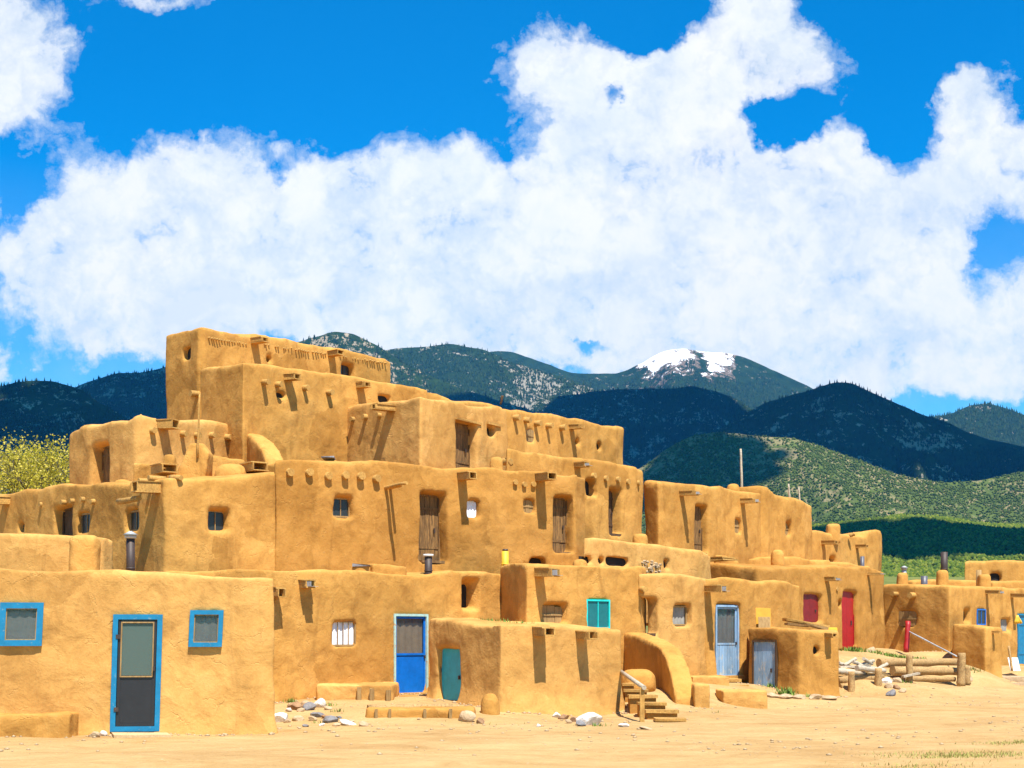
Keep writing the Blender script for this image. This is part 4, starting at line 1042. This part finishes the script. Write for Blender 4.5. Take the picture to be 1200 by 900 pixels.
def ridge(name, prof, Y0, run, mat, rough=.2, sc=500., seed=1, pw=1.15, rows=130, step=3.0, z_foot=None, back=.25, jag=1.0, label=None):
    px = np.arange(-260, 1470, step)
    xs_ = [p[0] for p in prof]; ys_ = [p[1] for p in prof]
    py = np.interp(px, xs_, ys_)
    # smooth the crest a little
    ker = np.hanning(9); ker /= ker.sum(); py = np.convolve(np.pad(py, 4, 'edge'), ker, 'valid')
    crest = EYE+(HY-py)*Y0/F_PX
    crest = crest+(fbm(px*.03, px*0+seed, 5, seed)-.5)*Y0/F_PX*5*jag
    X0 = (px-CX)*Y0/F_PX
    zf = z_foot if z_foot is not None else float(max(0, Y0-run-80)*.044-12)
    s = np.concatenate([-np.linspace(back, .02, 8), np.linspace(0, 1, rows)])
    S, XC = np.meshgrid(s, X0, indexing='ij'); CR = np.broadcast_to(crest, S.shape)
    YY = Y0-run*S
    XX = XC*(1-.0*S)
    prof_s = np.where(S >= 0, (1-np.clip(S, 0, 1))**pw, 1-((-S)*1.6)**1.3)
    H = (CR-zf)
    ng = fbm(XX/sc, YY/(sc*1.7), 6, seed+20, ridged=True)
    n2 = fbm(XX/(sc*.28), YY/(sc*.4), 5, seed+40)
    env = np.clip(np.where(S >= 0, np.sin(np.clip(S, 0, 1)*math.pi)**.75, 0), 0, 1)
    Z = zf+H*prof_s+H*rough*(ng-.86)*env*2.6+H*.14*(n2-.6)*env
    # never let the slope rise above the line of sight of the crest
    sight = EYE+(CR-EYE)*(YY/Y0)*.995
    Z = np.where(S > 0, np.minimum(Z, sight), Z)
    o = grid_mesh(name, XX, YY, Z, mat); tag(o, kind='structure')
    return dict(X=XX, Y=YY, Z=Z, r0=8, o=o)
def below(prof, extra=0): return prof
rD = ridge('mountain', [(-260, 520), (300, 470), (500, 432), (560, 414), (577, 411), (600, 413), (630, 422), (667, 436), (697, 440), (724, 437), (737, 432), (754, 425), (779, 411), (798, 407.5), (825, 413), (850, 414), (875, 419), (908, 434), (933, 446), (950, 455), (1000, 475), (1100, 500), (1470, 560)], 8000, 2600, MS, .22, 700, 3)
rG = ridge('mountain', [(-260, 700), (900, 620), (1020, 520), (1092, 489), (1117, 484), (1137, 475), (1156, 473), (1179, 478), (1200, 488), (1260, 500), (1470, 480)], 6400, 1500, MF, .2, 600, 7)
rC = ridge('mountain', [(-260, 480), (200, 455), (400, 425), (440, 412), (485, 407), (527, 402.5), (565, 409), (600, 424), (640, 437), (700, 457), (800, 500), (900, 560), (1470, 700)], 6000, 1700, MF, .22, 520, 11)
rB = ridge('mountain', [(-260, 440), (60, 470), (93, 453), (115, 445), (137, 437), (156, 438), (176, 435), (193, 431), (260, 415), (330, 404), (352, 399), (386, 389), (416, 392), (442, 406), (500, 438), (560, 461), (620, 480), (700, 520), (800, 580), (1470, 740)], 4900, 1500, MR, .22, 420, 14)
rE = ridge('mountain', [(-260, 700), (400, 560), (560, 490), (640, 466), (700, 459), (725, 456), (775, 457), (810, 452), (837, 457), (867, 471), (890, 486), (960, 530), (1470, 640)], 5200, 1300, MF, .2, 480, 17)
rF = ridge('mountain', [(-260, 760), (600, 640), (760, 560), (840, 505), (879, 481), (900, 471), (933, 461), (954, 455), (979, 447), (1000, 450), (1025, 461), (1054, 475), (1087, 489), (1117, 498), (1158, 515), (1200, 523), (1300, 540), (1470, 530)], 4200, 1300, MR, .24, 400, 21)
rL = ridge('mountain', [(-260, 470), (-60, 462), (0, 455), (20, 448), (44, 445), (64, 446), (81, 451), (95, 458), (117, 472), (160, 495), (230, 530), (400, 620), (1470, 760)], 3300, 1100, MR, .22, 330, 25)
rH = ridge('foothill', [(-260, 760), (600, 640), (700, 575), (750, 549), (783, 524), (808, 512), (837, 507), (880, 510), (925, 513), (950, 519), (992, 535), (1054, 556), (1100, 566), (1150, 562), (1200, 552), (1300, 530), (1470, 520)], 2900, 900, MH, .20, 230, 31, jag=.7)
rI = ridge('foothill', [(-260, 700), (700, 640), (900, 628), (950, 618), (1000, 613), (1025, 610), (1054, 606), (1096, 607), (1137, 614), (1200, 618), (1300, 612), (1470, 615)], 1950, 850, MP, .07, 170, 37, jag=.4, pw=1.05, z_foot=28)

# forests (nobody could count them)
def tree_mat(name, c1, c2, c3):
    m, nt, b = newmat(name)
    ri = nt.nodes.new('ShaderNodeNewGeometry').outputs['Random Per Island']
    nt.links.new(ramp(nt, ri, [(0, c1), (.6, c2), (1, c3)]), b.inputs['Base Color']); b.inputs['Roughness'].default_value = .9; b.inputs['Specular IOR Level'].default_value = .1
    return m
TJ = tree_mat('juniper_green', (.030, .052, .010), (.058, .085, .015), (.10, .125, .025))
TF = tree_mat('fir_green', (.006, .018, .010), (.014, .034, .014), (.03, .05, .02))
TY = tree_mat('spring_brush_green', (.035, .065, .006), (.085, .12, .010), (.16, .175, .02))
rb = np.array([(0, 0, 1.5), (.85, 0, .8), (.26, .8, .85), (-.7, .5, .75), (-.7, -.5, .8), (.26, -.8, .7), (.6, .1, .0), (-.3, .5, .0), (-.3, -.5, .0)])
rbf = np.array([(0, 1, 2), (0, 2, 3), (0, 3, 4), (0, 4, 5), (0, 5, 1), (6, 2, 1), (6, 7, 2), (7, 3, 2), (7, 8, 3), (8, 4, 3), (8, 5, 4), (8, 6, 5), (6, 1, 5)])
cb = np.array([(0, 0, 3.6), (.8, 0, .1), (0, .8, .1), (-.8, 0, .1), (0, -.8, .1)]); cbf = np.array([(0, 1, 2), (0, 2, 3), (0, 3, 4), (0, 4, 1)])
def forest(rd, n, name, base, fc, size, mat, pxr=(-40, 1240), srange=(0, 1), thresh=.4, sc=200., seed=1, label='', hole=None):
    X, Y, Z, r0 = rd['X'], rd['Y'], rd['Z'], rd['r0']; R_ = X.shape[0]-r0-1
    PX = CX+X[r0]*F_PX/Y[r0]
    c0, c1 = np.searchsorted(PX, pxr[0]), min(np.searchsorted(PX, pxr[1]), X.shape[1]-2)
    m = n*3
    ci = np.random.uniform(c0, c1, m); ri = r0+np.random.uniform(srange[0], srange[1], m)**1.0*R_
    i = ri.astype(int); j = ci.astype(int); fi, fj = ri-i, ci-j
    def L(A): return (A[i, j]*(1-fi)+A[i+1, j]*fi)*(1-fj)+(A[i, j+1]*(1-fi)+A[i+1, j+1]*fi)*fj
    x, y, z = L(X), L(Y), L(Z)
    px = CX+x*F_PX/y
    k = (fbm(x/sc, y/sc, 4, seed) > thresh-np.random.rand(m)*.25) & (px > pxr[0]) & (px < pxr[1])
    if hole is not None: k &= ~hole(px, HY-(z-EYE)*F_PX/y)
    x, y, z = x[k][:n], y[k][:n], z[k][:n]
    s = size*(.55+np.random.rand(len(x))*.8)
    tag(island_mesh(name, base, fc, np.column_stack([x, y, z]), s, mat, jit=.3), label, 'forest', kind='stuff')
forest(rI, 22000, 'forest', rb, rbf, 3.0, TY, (880, 1230), (.0, 1), .42, 60, 2, 'yellow green brush and junipers covering the lowest foothill')
forest(rH, 42000, 'forest', rb, rbf, 2.2, TJ, (700, 1230), (0, .95), .46, 130, 3, 'junipers dotting the sunlit green foothills')
forest(rF, 20000, 'forest', cb, cbf, 2.9, TF, (780, 1230), (0, .8), .5, 200, 4, 'dark firs on the rounded mountain behind the foothills')
forest(rE, 14000, 'forest', cb, cbf, 3.2, TF, (600, 900), (0, .7), .42, 260, 5, 'dark firs on the shadowed ridge below the snowy peak')
forest(rB, 22000, 'forest', cb, cbf, 3.1, TF, (-30, 640), (0, .7), .5, 200, 6, 'dark firs on the mountain behind the top storey')
forest(rC, 11000, 'forest', cb, cbf, 3.6, TF, (430, 720), (0, .6), .46, 260, 7, 'dark firs on the ridge right of the top storey')
forest(rL, 11000, 'forest', cb, cbf, 2.4, TF, (-30, 210), (0, .8), .52, 130, 8, 'dark firs on the near left hill')
forest(rD, 11000, 'forest', cb, cbf, 4.2, TF, (560, 960), (.03, .5), .52, 330, 9, 'dark firs climbing towards the snowfields', hole=lambda px, py: (px > 735) & (px < 878) & (py < 440+(px > 800)*6+np.random.randn(len(px))*4) & ~((abs(px-(806+(py-420)*.5)) < 6) & (py > 422)))
forest(rG, 7000, 'forest', cb, cbf, 3.8, TF, (1080, 1230), (0, .6), .5, 260, 10, 'dark firs on the far right mountain')

# clouds that throw the shade on the mountains: they float above the picture
SUN_EL, SUN_AZ = R(62), R(23)     # azimuth measured from behind the camera towards the right
sv = Vector((math.sin(SUN_AZ)*math.cos(SUN_EL), -math.cos(SUN_AZ)*math.cos(SUN_EL), math.sin(SUN_EL)))
CLOUDM = simple('cloud_white', (.9, .9, .9), 1.0)
def cloud(label, targets, h=2900):
    bm = bmesh.new(); C0 = None
    for px, Y, z, rx, ry in targets:
        t = Vector((xw(px, Y), Y, z)); c = t+sv*((h-z)/sv.z)
        if C0 is None: C0 = c.copy()
        k = len(bm.verts); r_ = bmesh.ops.create_icosphere(bm, subdivisions=3, radius=1)
        rr = random.Random(int(px+Y))
        for v in r_['verts']:
            n = 1+.12*math.sin(v.co.x*7+px)+.12*math.sin(v.co.y*8+Y)+.1*math.sin(v.co.z*9)
            v.co = Vector((v.co.x*rx*n, v.co.y*ry*n, v.co.z*130*n))+(c-C0)
    base_n = list(targets)
    for q in range(60):      # ragged rim
        px, Y, z, rx, ry = random.choice(base_n); an = random.uniform(0, 6.28)
        t = Vector((xw(px, Y), Y, z)); c = t+sv*((h-z)/sv.z)+Vector((math.cos(an)*rx, math.sin(an)*ry, 0))*random.uniform(.85, 1.4)
        r_ = bmesh.ops.create_icosphere(bm, subdivisions=2, radius=1); k = random.uniform(.06, .2)
        for v in r_['verts']: v.co = Vector((v.co.x*rx*k, v.co.y*ry*k*random.uniform(.9, 1.1), v.co.z*40))+(c-C0)
    me = bpy.data.meshes.new('cloud'); bm.to_mesh(me); bm.free(); me.materials.append(CLOUDM)
    for p in me.polygons: p.use_smooth = True
    o = bpy.data.objects.new('cloud', me); col.objects.link(o); o.location = C0; tag(o, kind='structure'); return o
cloud('', [(800, 4700, 850, 620, 500), (930, 4000, 750, 560, 420), (1010, 3950, 700, 500, 420), (1120, 3850, 600, 480, 380), (1230, 3850, 560, 500, 380), (700, 4900, 850, 320, 330), (850, 2780, 420, 110, 120), (760, 2760, 330, 90, 90)])
cloud('', [(1060, 1730, 130, 120, 150), (1140, 1730, 125, 110, 130), (1230, 1720, 125, 130, 130), (975, 1800, 120, 100, 110)], 2300)
cloud('', [(60, 3050, 500, 230, 300), (0, 3000, 450, 300, 260), (150, 4700, 820, 420, 330), (60, 4600, 800, 400, 300)])

# ------------------------------------------------------------------ cottonwood trees at the left
BARK = wood_mat('cottonwood_bark', (.06, .045, .03), (.20, .15, .10))
m, nt, b = newmat('spring_leaves')
ri = nt.nodes.new('ShaderNodeNewGeometry').outputs['Random Per Island']
nt.links.new(ramp(nt, ri, [(0, (.24, .20, .02)), (.5, (.50, .41, .03)), (1, (.66, .52, .08))]), b.inputs['Base Color']); b.inputs['Roughness'].default_value = .6
b.inputs['Subsurface Weight'].default_value = 0
tl = nt.nodes.new('ShaderNodeBsdfTranslucent'); tl.inputs[0].default_value = (.45, .48, .03, 1); ms = nt.nodes.new('ShaderNodeMixShader'); ms.inputs[0].default_value = .35
nt.links.new(b.outputs[0], ms.inputs[1]); nt.links.new(tl.outputs[0], ms.inputs[2]); nt.links.new(ms.outputs[0], nt.nodes['Material Output'].inputs[0])
LEAF = m
def tree(px, Y, top, spread, label, seed, nl=9000, lean=0):
    rr = random.Random(seed); root = empty('cottonwood_tree', (xw(px, Y), Y, 0), label, 'tree', 'cottonwood trees behind the pueblo')
    mb = MB(); tips = []
    base = Vector((xw(px, Y), Y, -.2)); H = zw(top, Y)
    def grow(p, d, L, r, k):
        n = 3; q = p
        for i in range(n):
            d = (d+Vector((rr.uniform(-.2, .2), rr.uniform(-.2, .2), rr.uniform(-.05, .14)))).normalized()
            e = q+d*L/n; mb.tube(q, e, r*(1-.22*i), r*(1-.22*(i+1)), 7 if k < 3 else 4, caps=False); q = e
            if k >= 3: tips.append((q.copy(), L))
        if k >= 5: tips.append((q, L)); return
        for _ in range(rr.choice((2, 3, 3)) if k else 5):
            a = rr.uniform(0, 6.28); sp = rr.uniform(.5, .95) if k else rr.uniform(.45, .8)
            nd_ = (d+Vector((math.cos(a), math.sin(a), rr.uniform(-.1, .3)))*sp).normalized()
            grow(q, nd_, L*rr.uniform(.62, .84), r*.48, k+1)
    grow(base, Vector((lean, 0, 1)).normalized(), H*.27, H*.045, 0)
    T = [t for t, _ in tips]
    zmax = max(t.z for t in T); kz = (H-.4)/zmax
    S_ = lambda p: base+(p-base)*kz
    mb.v = [S_(Vector(q)) for q in mb.v]; T = [S_(t) for t in T]
    mb.build('trunk', BARK, root)
    leaf = np.array([(-.5, 0, 0), (0, -.35, .1), (.5, 0, 0), (0, .35, .1)]); lf = np.array([(0, 1, 2, 3)])
    P = []; 
    for _ in range(nl):
        t = max(rr.choice(T), rr.choice(T), key=lambda q: q.z) if rr.random() < .7 else rr.choice(T); P.append((t.x+rr.gauss(0, .38), t.y+rr.gauss(0, .38), min(t.z+rr.gauss(.06, .33), H+.2)))
    P = np.array(P)
    n = len(P); v = np.random.randn(n, 4, 3)*0
    # randomly tilted small leaf faces
    u = np.random.randn(n, 3); u /= np.linalg.norm(u, axis=1)[:, None]; w = np.cross(u, np.random.randn(n, 3)); w /= np.linalg.norm(w, axis=1)[:, None]
    s = (np.random.rand(n)*.04+.035)[:, None]
    V = np.stack([P-u*s, P-w*s*.7, P+u*s, P+w*s*.7], 1).reshape(-1, 3) - np.array([base.x, base.y, 0])
    me = bpy.data.meshes.new('crown'); me.vertices.add(n*4); me.vertices.foreach_set('co', V.astype('f').ravel()); me.loops.add(n*4); me.loops.foreach_set('vertex_index', np.arange(n*4, dtype='i'))
    me.polygons.add(n); me.polygons.foreach_set('loop_start', np.arange(0, n*4, 4, dtype='i')); me.polygons.foreach_set('loop_total', np.full(n, 4, 'i')); me.update(calc_edges=True)
    mesh_obj('crown', me, LEAF, root)
tree(48, 62, 507, 1, 'yellow green cottonwood with forked dark limbs beside the left third storey', 5, 7500, .05)
tree(-14, 66, 492, 1, 'yellow green cottonwood cut off by the left edge', 11, 8500)
tree(20, 80, 535, 1, 'thin bare looking cottonwood further back at the left edge', 23, 2500)

# ------------------------------------------------------------------ haze, sky, sun
m = bpy.data.materials.new('haze_air'); m.use_nodes = True; nt = m.node_tree; nt.nodes.clear()
out = nt.nodes.new('ShaderNodeOutputMaterial'); pv = nt.nodes.new('ShaderNodeVolumePrincipled')
pv.inputs['Color'].default_value = (.05, .42, 1, 1); pv.inputs['Density'].default_value = 2.6e-5; pv.inputs['Anisotropy'].default_value = 0
nt.links.new(pv.outputs[0], out.inputs['Volume'])
hb = MB().box(Fr((0, 4500, 0), (1, 0, 0), (0, 1, 0)), -9500, 9500, -5100, 5000, -160, 1850).build('haze', m); tag(hb, kind='stuff')

w = bpy.data.worlds.new('World'); scene.world = w; w.use_nodes = True; nt = w.node_tree
bg = nt.nodes['Background']
sky = nt.nodes.new('ShaderNodeTexSky'); sky.sky_type = 'NISHITA'; sky.sun_disc = False
sky.sun_elevation = SUN_EL; sky.sun_rotation = math.pi-SUN_AZ; sky.altitude = 2100; sky.dust_density = .3; sky.air_density = 1.0; sky.ozone_density = 2.0
hs = nd(nt, 'ShaderNodeHueSaturation', Saturation=1.55, Value=1.0, Hue=.492); nt.links.new(sky.outputs[0], hs.inputs['Color'])
tc = nt.nodes.new('ShaderNodeTexCoord').outputs['Generated']
sp = nd(nt, 'ShaderNodeSeparateXYZ'); nt.links.new(tc, sp.inputs[0])
ay = math_(nt, 'MAXIMUM', math_(nt, 'ABSOLUTE', sp.outputs['Y']), .12)
U = math_(nt, 'ADD', math_(nt, 'MULTIPLY', math_(nt, 'DIVIDE', sp.outputs['X'], ay), 17.0), 6.0)
V = math_(nt, 'SUBTRACT', 7.45, math_(nt, 'MULTIPLY', math_(nt, 'DIVIDE', sp.outputs['Z'], ay), 17.0))
cmb = nd(nt, 'ShaderNodeCombineXYZ'); nt.links.new(U, cmb.inputs[0]); nt.links.new(V, cmb.inputs[1])
P0 = cmb.outputs[0]
blue = nt.nodes.new('ShaderNodeVectorMath'); blue.operation = 'MULTIPLY'; blue.inputs[1].default_value = (.0, 1.95, 2.15); nt.links.new(hs.outputs[0], blue.inputs[0])
def vmath(op, a, b):
    v = nt.nodes.new('ShaderNodeVectorMath'); v.operation = op
    for i, s in enumerate((a, b)):
        if isinstance(s, tuple): v.inputs[i].default_value = s
        else: nt.links.new(s, v.inputs[i])
    return v
wn = nd(nt, 'ShaderNodeTexNoise', Scale=.9, Detail=6.0, Roughness=.58); nt.links.new(P0, wn.inputs['Vector'])
wp = vmath('MULTIPLY', vmath('SUBTRACT', wn.outputs['Color'], (.5, .5, .5)).outputs[0], (1.3, 1.0, 0)).outputs[0]
PW = vmath('ADD', P0, wp).outputs[0]
wn2 = nd(nt, 'ShaderNodeTexNoise', Scale=3.2, Detail=5.0, Roughness=.65); nt.links.new(P0, wn2.inputs['Vector'])
PW = vmath('ADD', PW, vmath('MULTIPLY', vmath('SUBTRACT', wn2.outputs['Color'], (.5, .5, .5)).outputs[0], (.34, .28, 0)).outputs[0]).outputs[0]
blobs = [  # centre x, y, radius x, y (hundreds of photo pixels seen from the viewpoint), weight
    (-.1, .5, 1.0, 1.0, 1.2), (.2, 1.15, .5, .45, .5), (1.0, .0, .0, .0, 0), (1.95, -.05, .55, .14, .9),
    (1.5, 2.6, 1.2, .75, 1.2), (2.7, 2.3, 1.1, .65, 1.1), (1.0, 3.1, 1.1, .5, 1.0), (3.6, 2.7, 1.2, .8, 1.1), (2.2, 3.3, 1.6, .55, 1.1), (4.6, 3.0, 1.3, .9, 1.2),
    (5.6, 2.7, 1.2, .85, 1.1), (6.8, 2.6, 1.4, 1.0, 1.2), (8.0, 2.6, 1.5, 1.1, 1.2), (9.5, 2.7, 1.4, 1.1, 1.2), (10.4, 3.3, 1.0, .75, 1.0), (6.5, 3.5, 1.5, .6, 1.0), (8.4, 3.6, 1.5, .7, 1.15), (5.2, 3.4, 1.6, .55, 1.0), (9.8, 3.5, 1.0, .55, 1.0),
    (1.5, 3.95, .95, .38, 1.1), (.0, 4.18, .32, .22, 1.0), (4.9, 4.0, .7, .2, .9), (2.6, 3.9, .6, .25, .8), (3.9, 3.8, .6, .3, .8),
    (6.6, .72, .75, .42, 1.1), (7.3, 1.3, .7, .5, .9), (8.1, .9, .8, .55, 1.1), (9.0, .55, .95, .5, 1.1), (8.9, .0, .55, .35, 1.0), (9.9, 1.95, .7, .3, .65), (7.5, 1.8, .9, .6, 1.0),
    (11.4, 1.2, .6, .45, 1.15), (11.9, 2.1, .5, .5, .8), (12.0, 1.9, .45, .35, .55), (11.1, 2.1, .45, .28, .6), (11.6, 4.55, .9, .3, 1.1), (11.9, 3.9, .5, .5, .8), (9.5, 4.4, .7, .25, .9), (10.6, 4.0, .9, .4, .8), (12.6, 2.9, .6, .7, .6), (13.5, 3.9, 1.2, .9, 1.0), (-1.6, 3.4, 1.0, .9, .9), (10.9, 2.2, 1.6, 1.5, .38), (.1, 2.4, .9, 1.2, .30), (10.8, 4.2, 1.4, .5, .45), (6.3, 3.9, .9, .4, .45),
    (7.62, .3, .28, .5, -1.8), (7.25, 1.25, .3, .16, -1.1), (9.2, 1.42, .55, .24, -1.5), (10.6, 1.3, .42, .6, -1.2), (10.9, .3, .9, .5, -.6), (11.6, 2.8, .3, .45, -.8), (6.15, 1.85, .35, .3, -.7), (5.85, 3.85, .22, .22, -1.1), (6.8, 3.98, .4, .12, -1.1), (10.7, 4.2, .5, .22, -1.0), (3.15, 1.95, .25, .15, -.7), (.2, 2.2, .3, .5, -.5), (7.3, 1.15, .25, .12, -.7)]
tot = None
for cx, cy, rx, ry, wt in blobs:
    if wt == 0: continue
    d = vmath('SUBTRACT', PW, (cx, cy, 0)).outputs[0]
    d = vmath('MULTIPLY', d, (1/rx, 1/ry, 0)).outputs[0]
    q = vmath('DOT_PRODUCT', d, d).outputs['Value']
    e = math_(nt, 'MULTIPLY', math_(nt, 'POWER', 2.71828, math_(nt, 'MULTIPLY', q, -1.0)), wt)
    tot = e if tot is None else math_(nt, 'ADD', tot, e)
tot = math_(nt, 'MAXIMUM', math_(nt, 'MINIMUM', tot, 1.05), -.15)
def billow(sc):
    return math_(nt, 'ABSOLUTE', math_(nt, 'SUBTRACT', math_(nt, 'MULTIPLY', noise(nt, PW, sc, 1, .5), 4.0), 2.0))
puff = math_(nt, 'ADD', math_(nt, 'MULTIPLY', billow(1.5), .22), math_(nt, 'MULTIPLY', billow(3.6), .13))
puff = math_(nt, 'ADD', puff, math_(nt, 'MULTIPLY', billow(8.0), .07))
nz = noise(nt, P0, 1.3, 8, .6, .2)
nzf = noise(nt, P0, 5.0, 7, .68, .1)
tot = math_(nt, 'ADD', tot, math_(nt, 'SUBTRACT', puff, .26))
dens = math_(nt, 'ADD', tot, math_(nt, 'ADD', math_(nt, 'MULTIPLY', math_(nt, 'SUBTRACT', nz, .5), 1.2), math_(nt, 'MULTIPLY', math_(nt, 'SUBTRACT', nzf, .5), .42)))
mask = ramp(nt, dens, [(.30, 0.0), (.50, .32), (.74, .84), (1.05, 1.0)]); 
veil = ramp(nt, dens, [(.30, 0.0), (.62, .20)])
low = ramp(nt, sp.outputs['Z'], [(.05, .36), (.30, 0.0)])
veil = math_(nt, 'MAXIMUM', veil, math_(nt, 'MULTIPLY', low, math_(nt, 'ADD', .45, math_(nt, 'MULTIPLY', nz, .8))))
mask = math_(nt, 'MAXIMUM', mask, veil)
mask = math_(nt, 'MULTIPLY', mask, ramp(nt, sp.outputs['Y'], [(0.0, .22), (.05, 1.0)]))
# unseen clouds behind the viewer are thinned to weaken the walls' fill light
shade = math_(nt, 'ADD', math_(nt, 'ADD', math_(nt, 'MULTIPLY', noise(nt, P0, 1.0, 7, .6, .6), .75), math_(nt, 'MULTIPLY', nzf, .2)), math_(nt, 'MULTIPLY', puff, .18))
CV = 10.8
cc = ramp(nt, shade, [(.40, (.80, .87, .93)), (.52, (.93, .96, .98)), (.62, (1, 1, 1))])
cc = vmath('MULTIPLY', cc, (CV, CV, CV)).outputs[0]
fin = mix(nt, mask, blue.outputs[0], cc)
nt.links.new(fin, bg.inputs['Color']); bg.inputs['Strength'].default_value = .055
w.cycles.sampling_method = 'MANUAL'; w.cycles.sample_map_resolution = 512

sl = bpy.data.lights.new('sun', 'SUN'); sl.energy = 5.0; sl.angle = R(.53); sl.color = (1, .95, .86)
so = bpy.data.objects.new('sun', sl); col.objects.link(so); so.rotation_euler = (-sv).to_track_quat('-Z', 'Y').to_euler(); so.location = (0, -20, 60)

cam = bpy.data.cameras.new('camera'); co = bpy.data.objects.new('camera', cam); col.objects.link(co)
co.location = (0, 0, EYE); co.rotation_euler = (R(90), 0, 0); cam.sensor_width = 36; cam.lens = F_PX/1200*36; cam.shift_y = (HY-450)/1200
cam.clip_start = .1; cam.clip_end = 40000
scene.camera = co
vs = scene.view_settings; vs.view_transform = 'Standard'; vs.look = 'None'; vs.exposure = .90; vs.gamma = 1
scene.cycles.volume_bounces = 0; scene.cycles.max_bounces = 6; scene.cycles.transparent_max_bounces = 12
print('objects', len(bpy.data.objects), 'tris', sum(len(o.data.polygons) for o in bpy.data.objects if o.type == 'MESH'))
